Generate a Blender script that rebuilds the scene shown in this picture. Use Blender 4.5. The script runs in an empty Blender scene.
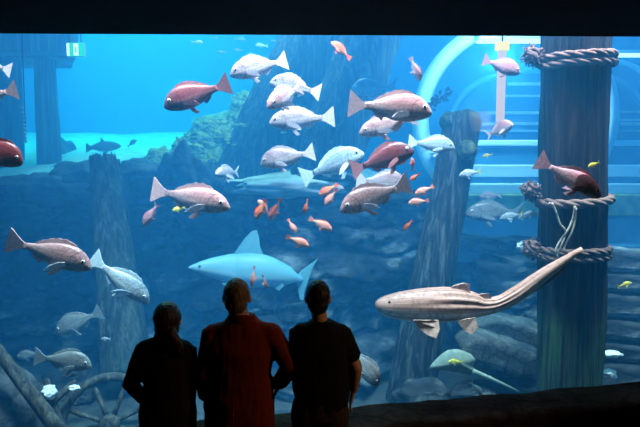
import bpy, bmesh, math, random
from mathutils import Vector, Matrix, noise
R = math.radians
sc = bpy.context.scene
col = sc.collection
random.seed(7)

# ------------------------------------------------------------------ camera
F = 620.0
PITCH = R(5.85)
CAM = Vector((0, 0, 2.6))
SP, CP = math.sin(PITCH), math.cos(PITCH)
cd = bpy.data.cameras.new('camera')
cd.lens = 36 * F / 640
cd.sensor_width = 36
cd.clip_end = 100
cam = bpy.data.objects.new('camera', cd)
cam.location = CAM
cam.rotation_euler = (R(90) - PITCH, 0, 0)
col.objects.link(cam)
sc.camera = cam


def ray(px, py):
    u = (px - 320) / F
    v = (213.5 - py) / F
    return Vector((u, CP + SP * v, -SP + CP * v))


def at(px, py, d):
    """the place in the room at depth y = d that the photo shows at px, py"""
    r = ray(px, py)
    return CAM + r * (d / r.y)


def gy(X):
    return 5.12 + .21 * (X - .33)          # the acrylic pane's line in plan


def gd(px, py=213):
    r = ray(px, py)
    k = r.x / r.y
    return (5.12 - .21 * .33) / (1 - .21 * k)


# ------------------------------------------------------------------ helpers
def link(name, me, mat=None, parent=None):
    o = bpy.data.objects.new(name, me)
    col.objects.link(o)
    if mat is not None:
        for m in (mat if isinstance(mat, (list, tuple)) else [mat]):
            me.materials.append(m)
    if parent is not None:
        o.parent = parent
    return o


def fin(bm, name, mat, parent=None, smooth=True):
    bmesh.ops.recalc_face_normals(bm, faces=bm.faces)
    me = bpy.data.meshes.new(name)
    bm.to_mesh(me)
    bm.free()
    if smooth:
        for p in me.polygons:
            p.use_smooth = True
    return link(name, me, mat, parent)


def tag(o, label=None, cat=None, group=None, kind=None):
    if label:
        o['label'] = label
    if cat:
        o['category'] = cat
    if group:
        o['group'] = group
    if kind:
        o['kind'] = kind
    return o


def empty(name, loc, label, cat, group=None):
    o = bpy.data.objects.new(name, None)
    o.empty_display_size = .1
    o.location = loc
    col.objects.link(o)
    return tag(o, label, cat, group)


def box(bm, c, s, rot=None, bev=0):
    r = bmesh.ops.create_cube(bm, size=1)
    vs = r['verts']
    bmesh.ops.scale(bm, vec=s, verts=vs)
    if bev:
        es = list({e for v in vs for e in v.link_edges})
        rr = bmesh.ops.bevel(bm, geom=es, offset=bev, segments=2, affect='EDGES', profile=.5)
        vs = list({v for f in rr['faces'] for v in f.verts} | {v for v in vs if v.is_valid})
        seen = set(vs)
        st = list(vs)
        while st:
            v = st.pop()
            for e in v.link_edges:
                w = e.other_vert(v)
                if w not in seen:
                    seen.add(w)
                    st.append(w)
        vs = list(seen)
    if rot is not None:
        bmesh.ops.rotate(bm, matrix=rot, cent=(0, 0, 0), verts=vs)
    bmesh.ops.translate(bm, vec=c, verts=vs)
    return vs


def ball(bm, c, s, rot=None, seg=16):
    r = bmesh.ops.create_uvsphere(bm, u_segments=seg, v_segments=max(6, seg * 2 // 3), radius=1)
    vs = r['verts']
    bmesh.ops.scale(bm, vec=s if hasattr(s, '__len__') else (s, s, s), verts=vs)
    if rot is not None:
        bmesh.ops.rotate(bm, matrix=rot, cent=(0, 0, 0), verts=vs)
    bmesh.ops.translate(bm, vec=c, verts=vs)
    return vs


def loft(bm, sts, n=16, up=Vector((0, 0, 1)), power=1.0, bump=None, close=False):
    """stations (centre, half width, up extent, low extent) joined to one closed skin, with u along and v around in the uv map"""
    uvl = bm.loops.layers.uv.verify()
    P = [Vector(s[0]) for s in sts]
    rings = []
    N = len(P)
    pu = Vector(up)
    for i in range(N):
        if close:
            t = P[(i + 1) % N] - P[i - 1]
        else:
            t = P[min(i + 1, N - 1)] - P[max(i - 1, 0)]
        t.normalize()
        u = (up if abs(t.dot(up)) < .95 else pu)
        u = u - t * u.dot(t)
        if u.length < 1e-5:
            u = Vector((0, 1, 0)) - t * t.y
        u.normalize()
        pu = u
        s = t.cross(u)
        rw, ru, rl = sts[i][1:4]
        ring = []
        for k in range(n):
            a = 2 * math.pi * k / n
            c, q = math.cos(a), math.sin(a)
            if power != 1:
                c = math.copysign(abs(c) ** power, c)
                q = math.copysign(abs(q) ** power, q)
            g = 1 + (bump(i / (N - 1), a) if bump else 0)
            ring.append(bm.verts.new(P[i] + s * (c * rw * g) + u * (q * (ru if q >= 0 else rl) * g)))
        rings.append(ring)
    M = N if close else N - 1
    for i in range(M):
        A, B = rings[i], rings[(i + 1) % N]
        for k in range(n):
            f = bm.faces.new((A[k], A[(k + 1) % n], B[(k + 1) % n], B[k]))
            uv = ((i, k), (i, k + 1), (i + 1, k + 1), (i + 1, k))
            for l, (a, b) in zip(f.loops, uv):
                l[uvl].uv = (a / (N - 1), b / n)
    if not close:
        bm.faces.new(rings[0])
        bm.faces.new(list(reversed(rings[-1])))
    return rings


def tube(bm, pts, r, n=8, bump=None):
    rr = r if hasattr(r, '__len__') else [r] * len(pts)
    return loft(bm, [(p, q, q, q) for p, q in zip(pts, rr)], n, bump=bump)


def smooth_path(pts, k=6):
    """Catmull-Rom through the points"""
    P = [Vector(p) for p in pts]
    P = [P[0] * 2 - P[1]] + P + [P[-1] * 2 - P[-2]]
    out = []
    for i in range(1, len(P) - 2):
        for j in range(k):
            t = j / k
            a, b, c, d = P[i - 1], P[i], P[i + 1], P[i + 2]
            out.append(.5 * ((2 * b) + (c - a) * t + (2 * a - 5 * b + 4 * c - d) * t * t + (3 * b - a - 3 * c + d) * t ** 3))
    out.append(P[-2].copy())
    return out


def interp(tab, x):
    if x <= tab[0][0]:
        return tab[0][1]
    for (a, b), (c, d) in zip(tab, tab[1:]):
        if x <= c:
            return b + (d - b) * (x - a) / (c - a)
    return tab[-1][1]


def sheet(bm, pts, th, fn=None):
    """a thin solid blade: outline points (x, z), thickness th about y = 0, fn bends a point"""
    fn = fn or (lambda p: p)
    a = [bm.verts.new(fn(Vector((x, -th / 2, z)))) for x, z in pts]
    b = [bm.verts.new(fn(Vector((x, th / 2, z)))) for x, z in pts]
    n = len(pts)
    fa = bm.faces.new(a)
    fb = bm.faces.new(list(reversed(b)))
    for i in range(n):
        j = (i + 1) % n
        bm.faces.new((a[j], a[i], b[i], b[j]))
    bmesh.ops.triangulate(bm, faces=[fa, fb])


def remeshed(bm, name, mat, parent, vox, sm=4, push=None):
    """the union of the closed shapes in bm as one continuous skin"""
    bmesh.ops.recalc_face_normals(bm, faces=bm.faces)
    me = bpy.data.meshes.new(name)
    bm.to_mesh(me)
    bm.free()
    o = bpy.data.objects.new(name, me)
    col.objects.link(o)
    m = o.modifiers.new('r', 'REMESH')
    m.mode = 'VOXEL'
    m.voxel_size = vox
    s = o.modifiers.new('s', 'SMOOTH')
    s.iterations = sm
    s.factor = .5
    dg = bpy.context.evaluated_depsgraph_get()
    nm = bpy.data.meshes.new_from_object(o.evaluated_get(dg))
    bpy.data.objects.remove(o)
    bpy.data.meshes.remove(me)
    nm.name = name
    if push:
        for v, nn in zip(nm.vertices, [Vector(v.normal) for v in nm.vertices]):
            v.co = v.co + nn * push(v.co)
    for p in nm.polygons:
        p.use_smooth = True
    nm.materials.clear()
    return link(name, nm, mat, parent)


# ------------------------------------------------------------------ materials
def srgb(r, g, b):
    f = lambda c: (c / 255 / 12.92) if c / 255 <= .04045 else ((c / 255 + .055) / 1.055) ** 2.4
    return (f(r), f(g), f(b), 1)


class NT:
    def __init__(s, name):
        s.m = bpy.data.materials.new(name)
        s.m.use_nodes = True
        s.t = s.m.node_tree
        s.t.nodes.clear()
        s.out = s.n('ShaderNodeOutputMaterial')

    def n(s, typ, **kw):
        nd = s.t.nodes.new(typ)
        for k, v in kw.items():
            if k.startswith('i_'):
                nd.inputs[int(k[2:]) if k[2:].isdigit() else k[2:].replace('_', ' ')].default_value = v
            else:
                setattr(nd, k, v)
        return nd

    def l(s, a, b):
        s.t.links.new(a, b)

    def ramp(s, fac, stops):
        r = s.n('ShaderNodeValToRGB')
        e = r.color_ramp.elements
        while len(e) < len(stops):
            e.new(.5)
        for el, (p, c) in zip(e, stops):
            el.position = p
            el.color = c
        s.l(fac, r.inputs[0])
        return r.outputs[0]

    def noise(s, scale, detail=4, vec=None, rough=.55, dist=0):
        nd = s.n('ShaderNodeTexNoise', i_Scale=scale, i_Detail=detail, i_Roughness=rough, i_Distortion=dist)
        if vec is not None:
            s.l(vec, nd.inputs['Vector'])
        return nd.outputs['Fac']

    def mapped(s, coord, scale, rot=(0, 0, 0)):
        tc = s.n('ShaderNodeTexCoord')
        mp = s.n('ShaderNodeMapping')
        mp.inputs['Scale'].default_value = scale
        mp.inputs['Rotation'].default_value = rot
        s.l(tc.outputs[coord], mp.inputs[0])
        return mp.outputs[0]

    def mix(s, fac, a, b, mode='MIX'):
        nd = s.n('ShaderNodeMix', data_type='RGBA', blend_type=mode)
        for sock, v in ((nd.inputs[0], fac), (nd.inputs[6], a), (nd.inputs[7], b)):
            if hasattr(v, 'is_output'):
                s.l(v, sock)
            else:
                sock.default_value = v
        return nd.outputs[2]

    def bsdf(s, color, rough=.6, spec=.3, bump=None, bstr=.3, bdist=.02, metal=0):
        b = s.n('ShaderNodeBsdfPrincipled')
        b.inputs['Roughness'].default_value = rough
        b.inputs['Specular IOR Level'].default_value = spec
        b.inputs['Metallic'].default_value = metal
        if hasattr(color, 'is_output'):
            s.l(color, b.inputs['Base Color'])
        else:
            b.inputs['Base Color'].default_value = color
        if bump is not None:
            bp = s.n('ShaderNodeBump', i_Strength=bstr, i_Distance=bdist)
            s.l(bump, bp.inputs['Height'])
            s.l(bp.outputs[0], b.inputs['Normal'])
        s.l(b.outputs[0], s.out.inputs[0])
        return s.m


def plain(name, c, rough=.7, spec=.2, nz=0, scale=20, metal=0):
    t = NT(name)
    if nz:
        f = t.noise(scale, 5, t.mapped('Object', (1, 1, 1)))
        d = tuple(x * (1 - nz) for x in c[:3]) + (1,)
        h = tuple(min(1, x * (1 + nz)) for x in c[:3]) + (1,)
        return t.bsdf(t.ramp(f, [(.3, d), (.7, h)]), rough, spec, f, .2, .01, metal)
    return t.bsdf(c, rough, spec, metal=metal)


def emit(name, c, s):
    t = NT(name)
    e = t.n('ShaderNodeEmission')
    e.inputs[0].default_value = c
    e.inputs[1].default_value = s
    t.l(e.outputs[0], t.out.inputs[0])
    return t.m


def rock_mat(name, a, b, c, scale=1.0, layer=True):
    t = NT(name)
    v = t.mapped('Object', (1, 1, 2.2 if layer else 1))
    n1 = t.noise(1.6 * scale, 8, v, .62)
    n2 = t.noise(9 * scale, 6, v, .6)
    co = t.ramp(n1, [(.3, a), (.52, b), (.72, c)])
    co = t.mix(.5, co, t.ramp(n2, [(.3, (.3, .3, .3, 1)), (.7, (1, 1, 1, 1))]), 'MULTIPLY')
    vo = t.n('ShaderNodeTexVoronoi', feature='DISTANCE_TO_EDGE', i_Scale=1.4 * scale)
    t.l(v, vo.inputs['Vector'])
    cr = t.ramp(vo.outputs['Distance'], [(0, (.25, .25, .25, 1)), (.09, (1, 1, 1, 1))])
    co = t.mix(.6, co, cr, 'MULTIPLY')
    h = t.mix(.5, n2, n1)
    return t.bsdf(co, .9, .1, h, .6, .08)


def wood_mat(name, dark, mid, light, algae=None, coord='Object', zs=.35, low=False):
    t = NT(name)
    v = t.mapped(coord, (11, 11, zs * 1.3))
    n1 = t.noise(1.8, 8, v, .65, .6)
    n2 = t.noise(1.3, 6, t.mapped(coord, (1, 1, .6)), .6)
    co = t.ramp(n1, [(.36, dark), (.5, mid), (.68, light)])
    if algae:
        g = n2
        if low:                                  # weed thickens on the lower half of the pile
            tc = t.n('ShaderNodeTexCoord')
            sx = t.n('ShaderNodeSeparateXYZ')
            t.l(tc.outputs['Object'], sx.inputs[0])
            mr = t.n('ShaderNodeMapRange', i_1=1.1, i_2=2.1, i_3=.18, i_4=-.2)
            t.l(sx.outputs[2], mr.inputs[0])
            ad = t.n('ShaderNodeMath', operation='ADD')
            t.l(n2, ad.inputs[0])
            t.l(mr.outputs[0], ad.inputs[1])
            g = ad.outputs[0]
        n3 = t.noise(3.2, 6, v, .7)
        co = t.mix(t.ramp(g, [(.42, (0, 0, 0, 1)), (.62, (1, 1, 1, 1))]), co, t.mix(t.ramp(n3, [(.4, (.1, .1, .1, 1)), (.6, (.9, .9, .9, 1))]), co, algae))
    return t.bsdf(co, .85, .15, n1, .8, .05)


M_cliff = rock_mat('rock', (.010, .012, .015, 1), (.06, .066, .072, 1), (.40, .42, .40, 1))
M_rock2 = rock_mat('boulder_rock', (.05, .055, .06, 1), (.10, .11, .12, 1), (.2, .2, .2, 1), 1.6, False)
M_slab = rock_mat('slab_rock', (.07, .07, .07, 1), (.13, .135, .13, 1), (.28, .28, .25, 1), 3.0, False)
M_coral = rock_mat('coral', (.08, .13, .05, 1), (.42, .46, .12, 1), (.80, .74, .22, 1), 3.0, False)
M_moss = rock_mat('moss', (.02, .03, .02, 1), (.06, .09, .05, 1), (.16, .2, .08, 1), 4.0, False)
M_sand = plain('sand', (.62, .60, .52, 1), .95, .05, .25, 3)
M_bed = plain('gravel', (.05, .052, .05, 1), 1, 0, .45, 6)
M_wall = plain('tank_paint', (.10, .24, .34, 1), .9, .05, .12, 1)
M_pile = wood_mat('dark_timber', (.003, .0025, .003, 1), (.016, .009, .010, 1), (.075, .044, .038, 1), (.07, .15, .06, 1), 'Object', .35, True)
M_trunk = wood_mat('sunken_timber', (.008, .01, .012, 1), (.022, .026, .028, 1), (.12, .135, .13, 1), None)
M_stump = wood_mat('pale_timber', (.012, .015, .015, 1), (.04, .046, .046, 1), (.15, .165, .15, 1), (.06, .10, .06, 1))
M_log = wood_mat('log_timber', (.02, .02, .02, 1), (.06, .06, .055, 1), (.14, .14, .12, 1), None, 'Object', 1)
M_rope = plain('rope_fibre', (.15, .095, .085, 1), .95, .05, .45, 60)
M_twine = plain('twine_fibre', (.33, .29, .24, 1), .95, .05, .3, 60)
M_white = plain('white_acrylic', (.75, .82, .84, 1), .4, .3)
M_concrete = plain('concrete', (.34, .38, .38, 1), .8, .2, .25, 4)
M_weedy = plain('weedy_concrete', (.22, .26, .08, 1), .9, .1, .5, 6)
M_bluedeck = plain('blue_deck', (.05, .17, .27, 1), .6, .3, .2, 4)
M_vault = plain('vault_blue', (.01, .06, .16, 1), .4, .4, .2, 2)
M_hall = plain('hall_paint', (.02, .018, .018, 1), .9, .05, .2, 4)
M_ledge = rock_mat('ledge_stone', (.02, .015, .014, 1), (.04, .028, .026, 1), (.075, .055, .05, 1), 2.0, False)
M_eye = plain('eye_black', (.01, .01, .012, 1), .1, .6)
M_iris = plain('eye_silver', (.75, .72, .66, 1), .25, .5)
M_mouth = plain('mouth_dark', (.10, .05, .06, 1), .6, .2)


def fish_mat(name, belly, side, back, scales=.35, dark_head=None, blotch=.3):
    t = NT(name)
    tc = t.n('ShaderNodeTexCoord')
    sx = t.n('ShaderNodeSeparateXYZ')
    t.l(tc.outputs['Object'], sx.inputs[0])
    nz = t.noise(7, 4, tc.outputs['Object'])
    ad = t.n('ShaderNodeMath', operation='MULTIPLY_ADD')
    t.l(nz, ad.inputs[0])
    ad.inputs[1].default_value = .16
    t.l(sx.outputs[2], ad.inputs[2])
    mr = t.n('ShaderNodeMapRange')
    t.l(ad.outputs[0], mr.inputs[0])
    mr.inputs[1].default_value = -.06
    mr.inputs[2].default_value = .26
    co = t.ramp(mr.outputs[0], [(.0, belly), (.35, tuple((a + b) / 2 for a, b in zip(belly, side))), (.6, side), (1, back)])
    # rows of scales
    vo = t.n('ShaderNodeTexVoronoi', i_Scale=38)
    t.l(tc.outputs['Object'], vo.inputs['Vector'])
    sc_ = t.ramp(vo.outputs['Distance'], [(.1, (1, 1, 1, 1)), (.75, (1 - scales, 1 - scales, 1 - scales, 1))])
    co = t.mix(1, co, sc_, 'MULTIPLY')
    # lengthwise streaks
    st = t.noise(5, 3, t.mapped('Object', (.6, 2, 6)))
    co = t.mix(blotch, co, t.ramp(st, [(.35, (.35, .3, .32, 1)), (.6, (1, 1, 1, 1))]), 'MULTIPLY')
    # gill cover: a dark curved edge behind the head
    le = t.n('ShaderNodeVectorMath', operation='DISTANCE')
    fl = t.n('ShaderNodeCombineXYZ')
    t.l(sx.outputs[0], fl.inputs[0])
    t.l(sx.outputs[2], fl.inputs[2])
    t.l(fl.outputs[0], le.inputs[0])
    le.inputs[1].default_value = (.40, 0, .0)
    g = t.ramp(le.outputs['Value'], [(.0, (1, 1, 1, 1)), (.148, (1, 1, 1, 1)), (.158, (.35, .3, .32, 1)), (.172, (1, 1, 1, 1))])
    co = t.mix(.8, co, g, 'MULTIPLY')
    if dark_head:
        hx = t.ramp(sx.outputs[0], [(.25, (0, 0, 0, 1)), (.45, (1, 1, 1, 1))])
        co = t.mix(hx, co, dark_head)
    return t.bsdf(co, .38, .45, vo.outputs['Distance'], .15, .01)


FM = {
    'silver': fish_mat('silver_scales', (.80, .78, .80, 1), (.58, .49, .53, 1), (.36, .24, .29, 1), .45, None, .5),
    'pink': fish_mat('pink_scales', (.86, .78, .77, 1), (.72, .42, .42, 1), (.58, .23, .25, 1), .4, None, .45),
    'brown': fish_mat('brown_scales', (.78, .68, .66, 1), (.54, .33, .32, 1), (.34, .17, .18, 1), .45),
    'red': fish_mat('dark_red_scales', (.42, .22, .22, 1), (.28, .07, .08, 1), (.20, .04, .05, 1), .4, (.10, .05, .07, 1)),
    'crimson': fish_mat('crimson_scales', (.40, .15, .12, 1), (.34, .06, .05, 1), (.22, .03, .03, 1), .5),
    'mauve': fish_mat('mauve_scales', (.66, .54, .60, 1), (.62, .34, .40, 1), (.48, .18, .24, 1), .4),
    'blue': fish_mat('pale_blue_scales', (.74, .84, .88, 1), (.50, .64, .70, 1), (.28, .38, .46, 1), .45, None, .45),
    'grey': fish_mat('grey_scales', (.45, .52, .52, 1), (.30, .34, .34, 1), (.18, .20, .21, 1), .45),
    'orange': fish_mat('orange_scales', (.90, .50, .38, 1), (.92, .22, .09, 1), (.80, .10, .04, 1), .2, None, .15),
    'peach': fish_mat('peach_scales', (.92, .66, .58, 1), (.90, .38, .28, 1), (.75, .20, .15, 1), .2, None, .15),
    'yellow': fish_mat('yellow_scales', (.85, .82, .40, 1), (.80, .68, .10, 1), (.60, .48, .05, 1), .2, None, .1),
    'stripe': fish_mat('white_scales', (.92, .92, .90, 1), (.86, .84, .82, 1), (.55, .50, .48, 1), .4, (.10, .07, .07, 1), .6),
    'dim': fish_mat('dusky_scales', (.28, .34, .36, 1), (.16, .2, .22, 1), (.10, .12, .14, 1), .3),
}
FIN = {}
for k_, c_ in dict(silver=(.62, .56, .60), pink=(.75, .50, .50), brown=(.55, .37, .38), red=(.40, .17, .18), crimson=(.3, .07, .06),
                   mauve=(.55, .30, .36), blue=(.62, .76, .82), grey=(.28, .32, .33), orange=(.80, .16, .08), peach=(.82, .26, .20),
                   yellow=(.80, .68, .12), stripe=(.8, .78, .76), dim=(.15, .19, .21)).items():
    FIN[k_] = plain(k_ + '_fin', c_ + (1,), .5, .3, .2, 30)

# ------------------------------------------------------------------ fish
SNAP_UP = [(0, .004), (.02, .035), (.06, .085), (.12, .135), (.2, .178), (.3, .2), (.42, .202), (.55, .178), (.68, .136), (.8, .09), (.92, .052), (1, .045)]
SNAP_LO = [(0, .02), (.02, .045), (.06, .07), (.12, .092), (.2, .115), (.3, .135), (.42, .145), (.55, .14), (.68, .115), (.8, .075), (.92, .045), (1, .042)]
SNAP_W = [(0, .012), (.02, .03), (.06, .048), (.12, .062), (.2, .074), (.3, .08), (.42, .078), (.55, .068), (.68, .05), (.8, .032), (.92, .016), (1, .01)]


def bender(bend):
    def f(p):
        x = p.x
        s = max(0, .25 - x) / .75
        h = max(0, x - .25) / .25
        return Vector((x, p.y + bend * s * s + bend * .18 * h * h, p.z))
    return f


def frame_from(nose, tail, roll=0):
    x = (nose - tail).normalized()
    u = Vector((0, 0, 1))
    if abs(x.z) > .9:
        u = Vector((0, -.3, 1)) if x.z < 0 else Vector((.6, 0, .4))
    z = (u - x * u.dot(x)).normalized()
    y = z.cross(x)
    m = Matrix((x, y, z)).transposed()
    return m @ Matrix.Rotation(roll, 3, 'X')


def fish_body(bm, kh, kw, bend, n=16, m=22):
    f = bender(bend)
    sts = []
    for i in range(m + 1):
        t = (i / m) ** 1.25
        x = .5 - .82 * t
        sts.append((f(Vector((x, 0, 0))), interp(SNAP_W, t) * kw, interp(SNAP_UP, t) * kh, interp(SNAP_LO, t) * kh))
    loft(bm, sts, n, power=.9)


TAILS = {
    'fork': [(-.30, .036), (-.36, .062), (-.42, .108), (-.47, .15), (-.505, .172), (-.475, .12), (-.44, .068), (-.408, .025), (-.40, 0), (-.408, -.025), (-.44, -.064), (-.475, -.112), (-.505, -.16), (-.47, -.142), (-.42, -.104), (-.36, -.06), (-.30, -.036)],
    'soft': [(-.30, .04), (-.38, .08), (-.48, .12), (-.49, .05), (-.47, 0), (-.49, -.05), (-.48, -.12), (-.38, -.08), (-.30, -.04)],
}


def fish(name, nose, tail, off, label, cat='fish', mat='silver', dd=0.0, bend=0.0, kh=1.0, kw=1.0, roll=0, group=None,
         parts=2, tl='fork', fins_up=1.0, d=None, flip_tail=1.0):
    """a fish from nose to tail tip (pixels of the photo turned into places at depth off behind the pane); dd: how much nearer the nose is"""
    mx, my = (nose[0] + tail[0]) / 2, (nose[1] + tail[1]) / 2
    dep = d if d is not None else gd(mx, my) + off
    a = at(nose[0], nose[1], dep - dd / 2)
    b = at(tail[0], tail[1], dep + dd / 2)
    L = (a - b).length
    root = empty(name, (a + b) / 2, label, cat, group)
    root.rotation_euler = frame_from(a, b, roll).to_euler()
    root.scale = (L, L, L)
    f = bender(bend)
    rnd = random.Random(int(nose[0] * 31 + nose[1]))
    bm = bmesh.new()
    fish_body(bm, kh, kw, bend, 18 if parts > 1 else 10, 24 if parts > 1 else 12)
    fin(bm, 'body', FM[mat], root)
    bm = bmesh.new()
    sheet(bm, [(x, z * kh ** .5 * flip_tail) for x, z in TAILS[tl]], .012, f)
    fin(bm, 'tail_fin', FIN[mat], root, False)
    if parts == 0:
        return root
    up = lambda x: interp(SNAP_UP, (.5 - x) / .82) * kh
    lo = lambda x: interp(SNAP_LO, (.5 - x) / .82) * kh
    bm = bmesh.new()
    xs = [.27 - .045 * i for i in range(11)]
    top = []
    for i, x in enumerate(xs):
        h = (.05 + .012 * (i % 2)) * math.sin(math.pi * min(1, (i + .8) / 11.5)) ** .6 * fins_up
        top.append((x - .015, up(x) * .96 + h))
    sheet(bm, [(xs[0], up(xs[0]) * .9)] + top + [(xs[-1] - .03, up(xs[-1]) * .9)] + [(x, up(x) * .85) for x in reversed(xs[1:-1])], .01, f)
    fin(bm, 'dorsal_fin', FIN[mat], root, False)
    if parts == 1:
        return root
    bm = bmesh.new()
    sheet(bm, [(-.06, -lo(-.06) * .85), (-.09, -lo(-.09) - .055), (-.14, -lo(-.14) - .045), (-.19, -lo(-.19) - .03), (-.21, -lo(-.21) * .85)], .01, f)
    fin(bm, 'anal_fin', FIN[mat], root, False)
    pect = [(0, .025), (-.06, .04), (-.16, .026), (-.235, -.02), (-.16, -.036), (-.05, -.03), (0, -.02)]
    pelv = [(0, .014), (-.06, .026), (-.155, .0), (-.12, -.04), (-.03, -.026)]
    for s in (-1, 1):
        bm = bmesh.new()
        sheet(bm, pect, .008)
        rot = Matrix.Rotation(R(-28) * s, 3, 'Z') @ Matrix.Rotation(R(rnd.uniform(12, 34)), 3, 'Y') if False else Matrix.Rotation(R(-24) * s, 3, 'Z') @ Matrix.Rotation(R(-rnd.uniform(8, 26)), 3, 'Y')
        o_ = Vector((.215, s * .074 * kw, -.045 * kh))
        for v in bm.verts:
            v.co = f(rot @ v.co + o_)
        fin(bm, 'pectoral_fin', FIN['silver'] if mat in ('pink', 'brown') else FIN[mat], root, False)
        bm = bmesh.new()
        sheet(bm, pelv, .008)
        rot = Matrix.Rotation(R(-14) * s, 3, 'Z') @ Matrix.Rotation(R(-38), 3, 'Y')
        o_ = Vector((.16, s * .03, -lo(.16) * .93))
        for v in bm.verts:
            v.co = f(rot @ v.co + o_)
        fin(bm, 'pelvic_fin', FIN[mat], root, False)
        bm = bmesh.new()
        ex = .395
        ez = .055 * kh
        ey = interp(SNAP_W, (.5 - ex) / .82) * kw * .86
        vs = ball(bm, f(Vector((ex, s * ey, ez))), (.027, .016, .027), seg=12)
        for v in bm.verts:
            pass
        e = fin(bm, 'eye', [M_iris, M_eye], root)
        cc = f(Vector((ex, s * ey, ez)))
        for p in e.data.polygons:
            q = p.center - cc
            if (q.x ** 2 + q.z ** 2) ** .5 < .017 and q.y * s > 0:
                p.material_index = 1
    bm = bmesh.new()
    ml = [Vector((.492, 0, -.012 * kh)), Vector((.475, .026 * kw, -.018 * kh)), Vector((.452, .041 * kw, -.026 * kh)), Vector((.432, .049 * kw, -.034 * kh))]
    tube(bm, [f(Vector((p.x, -p.y, p.z))) for p in reversed(ml[1:])] + [f(p) for p in ml], .0055, 6)
    fin(bm, 'mouth', M_mouth, root)
    return root


SN = 'snapper'
G = 'large snappers in the tank'
# nose px, tail px, distance behind the pane
fish(SN, (164, 107), (229, 84), .55, 'dark red snapper alone in open blue water at the top, tail raised', mat='red', bend=.06, kh=1.05, group=G, dd=.1)
fish(SN, (230, 75), (287, 60), .75, 'silver snapper highest in the main shoal, below the header', mat='silver', bend=-.05, kh=1.02, group=G, dd=.1)
fish(SN, (270, 82), (320, 93), 1.15, 'mauve-grey snapper behind the head-on pink snapper, tail hanging down', mat='silver', bend=.08, group=G, kh=1.12)
fish(SN, (268, 107), (302, 86), .62, 'short plump pink snapper turned towards the glass', mat='pink', dd=.42, kh=.86, kw=1.1, group=G)
fish(SN, (269, 123), (334, 117), .95, 'silver snapper with mauve tail just under the plump pink snapper', mat='silver', bend=.03, group=G, kh=.95)
fish(SN, (260, 164), (314, 152), .85, 'silver snapper with hooked mouth against the leaning timber, level with the reef top', mat='silver', bend=-.06, kh=1.08, group=G)
fish(SN, (364, 153), (302, 178), 1.15, 'pale turquoise snapper with wide forked tail left of the dark red pair', mat='blue', bend=.05, kh=1.0, group=G)
fish(SN, (432, 113), (349, 104), .35, 'big pink and white snapper heading right in the middle of the shoal', mat='pink', bend=-.03, kh=.98, group=G)
fish(SN, (359, 134), (418, 117), .75, 'pinkish snapper facing left under the big pink and white snapper', mat='brown', dd=.1, kh=.85, group=G)
fish(SN, (414, 150), (352, 170), .62, 'dark maroon snapper heading right at the heart of the shoal', mat='red', bend=-.03, kh=1.05, group=G)
fish(SN, (407, 187), (357, 180), 1.0, 'whitish snapper half hidden behind the brown one that dives left', mat='silver', bend=.07, kh=1.35, group=G)
fish(SN, (340, 211), (408, 183), .45, 'brown-backed snapper diving left with pale underside', mat='brown', bend=.03, kh=.92, group=G, dd=.15)
fish(SN, (455, 148), (409, 142), 1.0, 'pale blue-grey snapper at right end of the shoal beside the weedy trunk', mat='blue', bend=.05, kh=1.02, group=G)
fish(SN, (351, 90), (398, 86), 3.2, 'faint grey snapper far behind, in front of the upper leaning pile', mat='grey', kh=1.1, group=G)
fish(SN, (520, 73), (483, 60), .75, 'dusky pink snapper passing before the reflected tube lamp', mat='mauve', bend=-.06, kh=1.15, group=G)
fish(SN, (513, 124), (486, 136), .85, 'small pink-white snapper below the reflected tube lamp', mat='pink', dd=.2, kh=1.25, group=G)
fish(SN, (230, 208), (150, 190), .55, 'long silver-pink snapper swimming right above the shark nose', mat='pink', bend=.07, kh=.86, group=G, dd=.1)
fish(SN, (216, 174), (239, 172), 1.6, 'small pale snapper facing the glass below the reef', mat='silver', dd=.45, kh=.75, kw=1.1, group=G)
fish(SN, (23, 163), (-34, 142), .3, 'crimson snapper cut off by the left edge of the view', mat='crimson', kh=1.25, group=G)
fish(SN, (-40, 104), (18, 90), .5, 'brown snapper at the left edge, only rear half and tail showing', mat='brown', kh=1.0, group=G, bend=.05)
fish(SN, (-34, 58), (12, 71), .75, 'pale snapper at the upper left edge, only its tail showing', mat='silver', group=G, bend=.05)
fish(SN, (92, 268), (10, 240), .4, 'mauve-brown snapper heading right before the dark rock, tail raised', mat='brown', bend=-.06, kh=.9, group=G)
fish(SN, (149, 303), (91, 258), .75, 'pale blue snapper diving right, close behind the mauve-brown one', mat='blue', bend=.04, kh=.85, group=G)
fish(SN, (56, 333), (102, 311), 1.5, 'dim grey snapper above the sunken wheel, facing down left', mat='grey', bend=.05, kh=1.05, group=G)
fish(SN, (92, 366), (36, 356), .8, 'dim pink-finned snapper low over the sunken wheel', mat='grey', bend=-.05, kh=1.08, group=G)
fish(SN, (17, 357), (42, 353), 1.7, 'small dim snapper low at left behind a pink tail', mat='grey', group=G)
fish(SN, (378, 386), (346, 344), .55, 'white snapper with dark face beside the right-hand man', mat='stripe', kh=1.1, group=G, dd=.1)
fish(SN, (601, 197), (539, 160), .08, 'mauve-pink snapper crossing in front of the roped pile', mat='mauve', bend=.05, kh=.82, kw=.8, group=G)
fish(SN, (465, 214), (524, 212), 1.9, 'grey snapper with pale belly low behind the roped pile', mat='grey', kh=.95, group=G)
fish(SN, (641, 224), (668, 240), .5, 'grey snapper just entering at the right edge', mat='grey', group=G)

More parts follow.
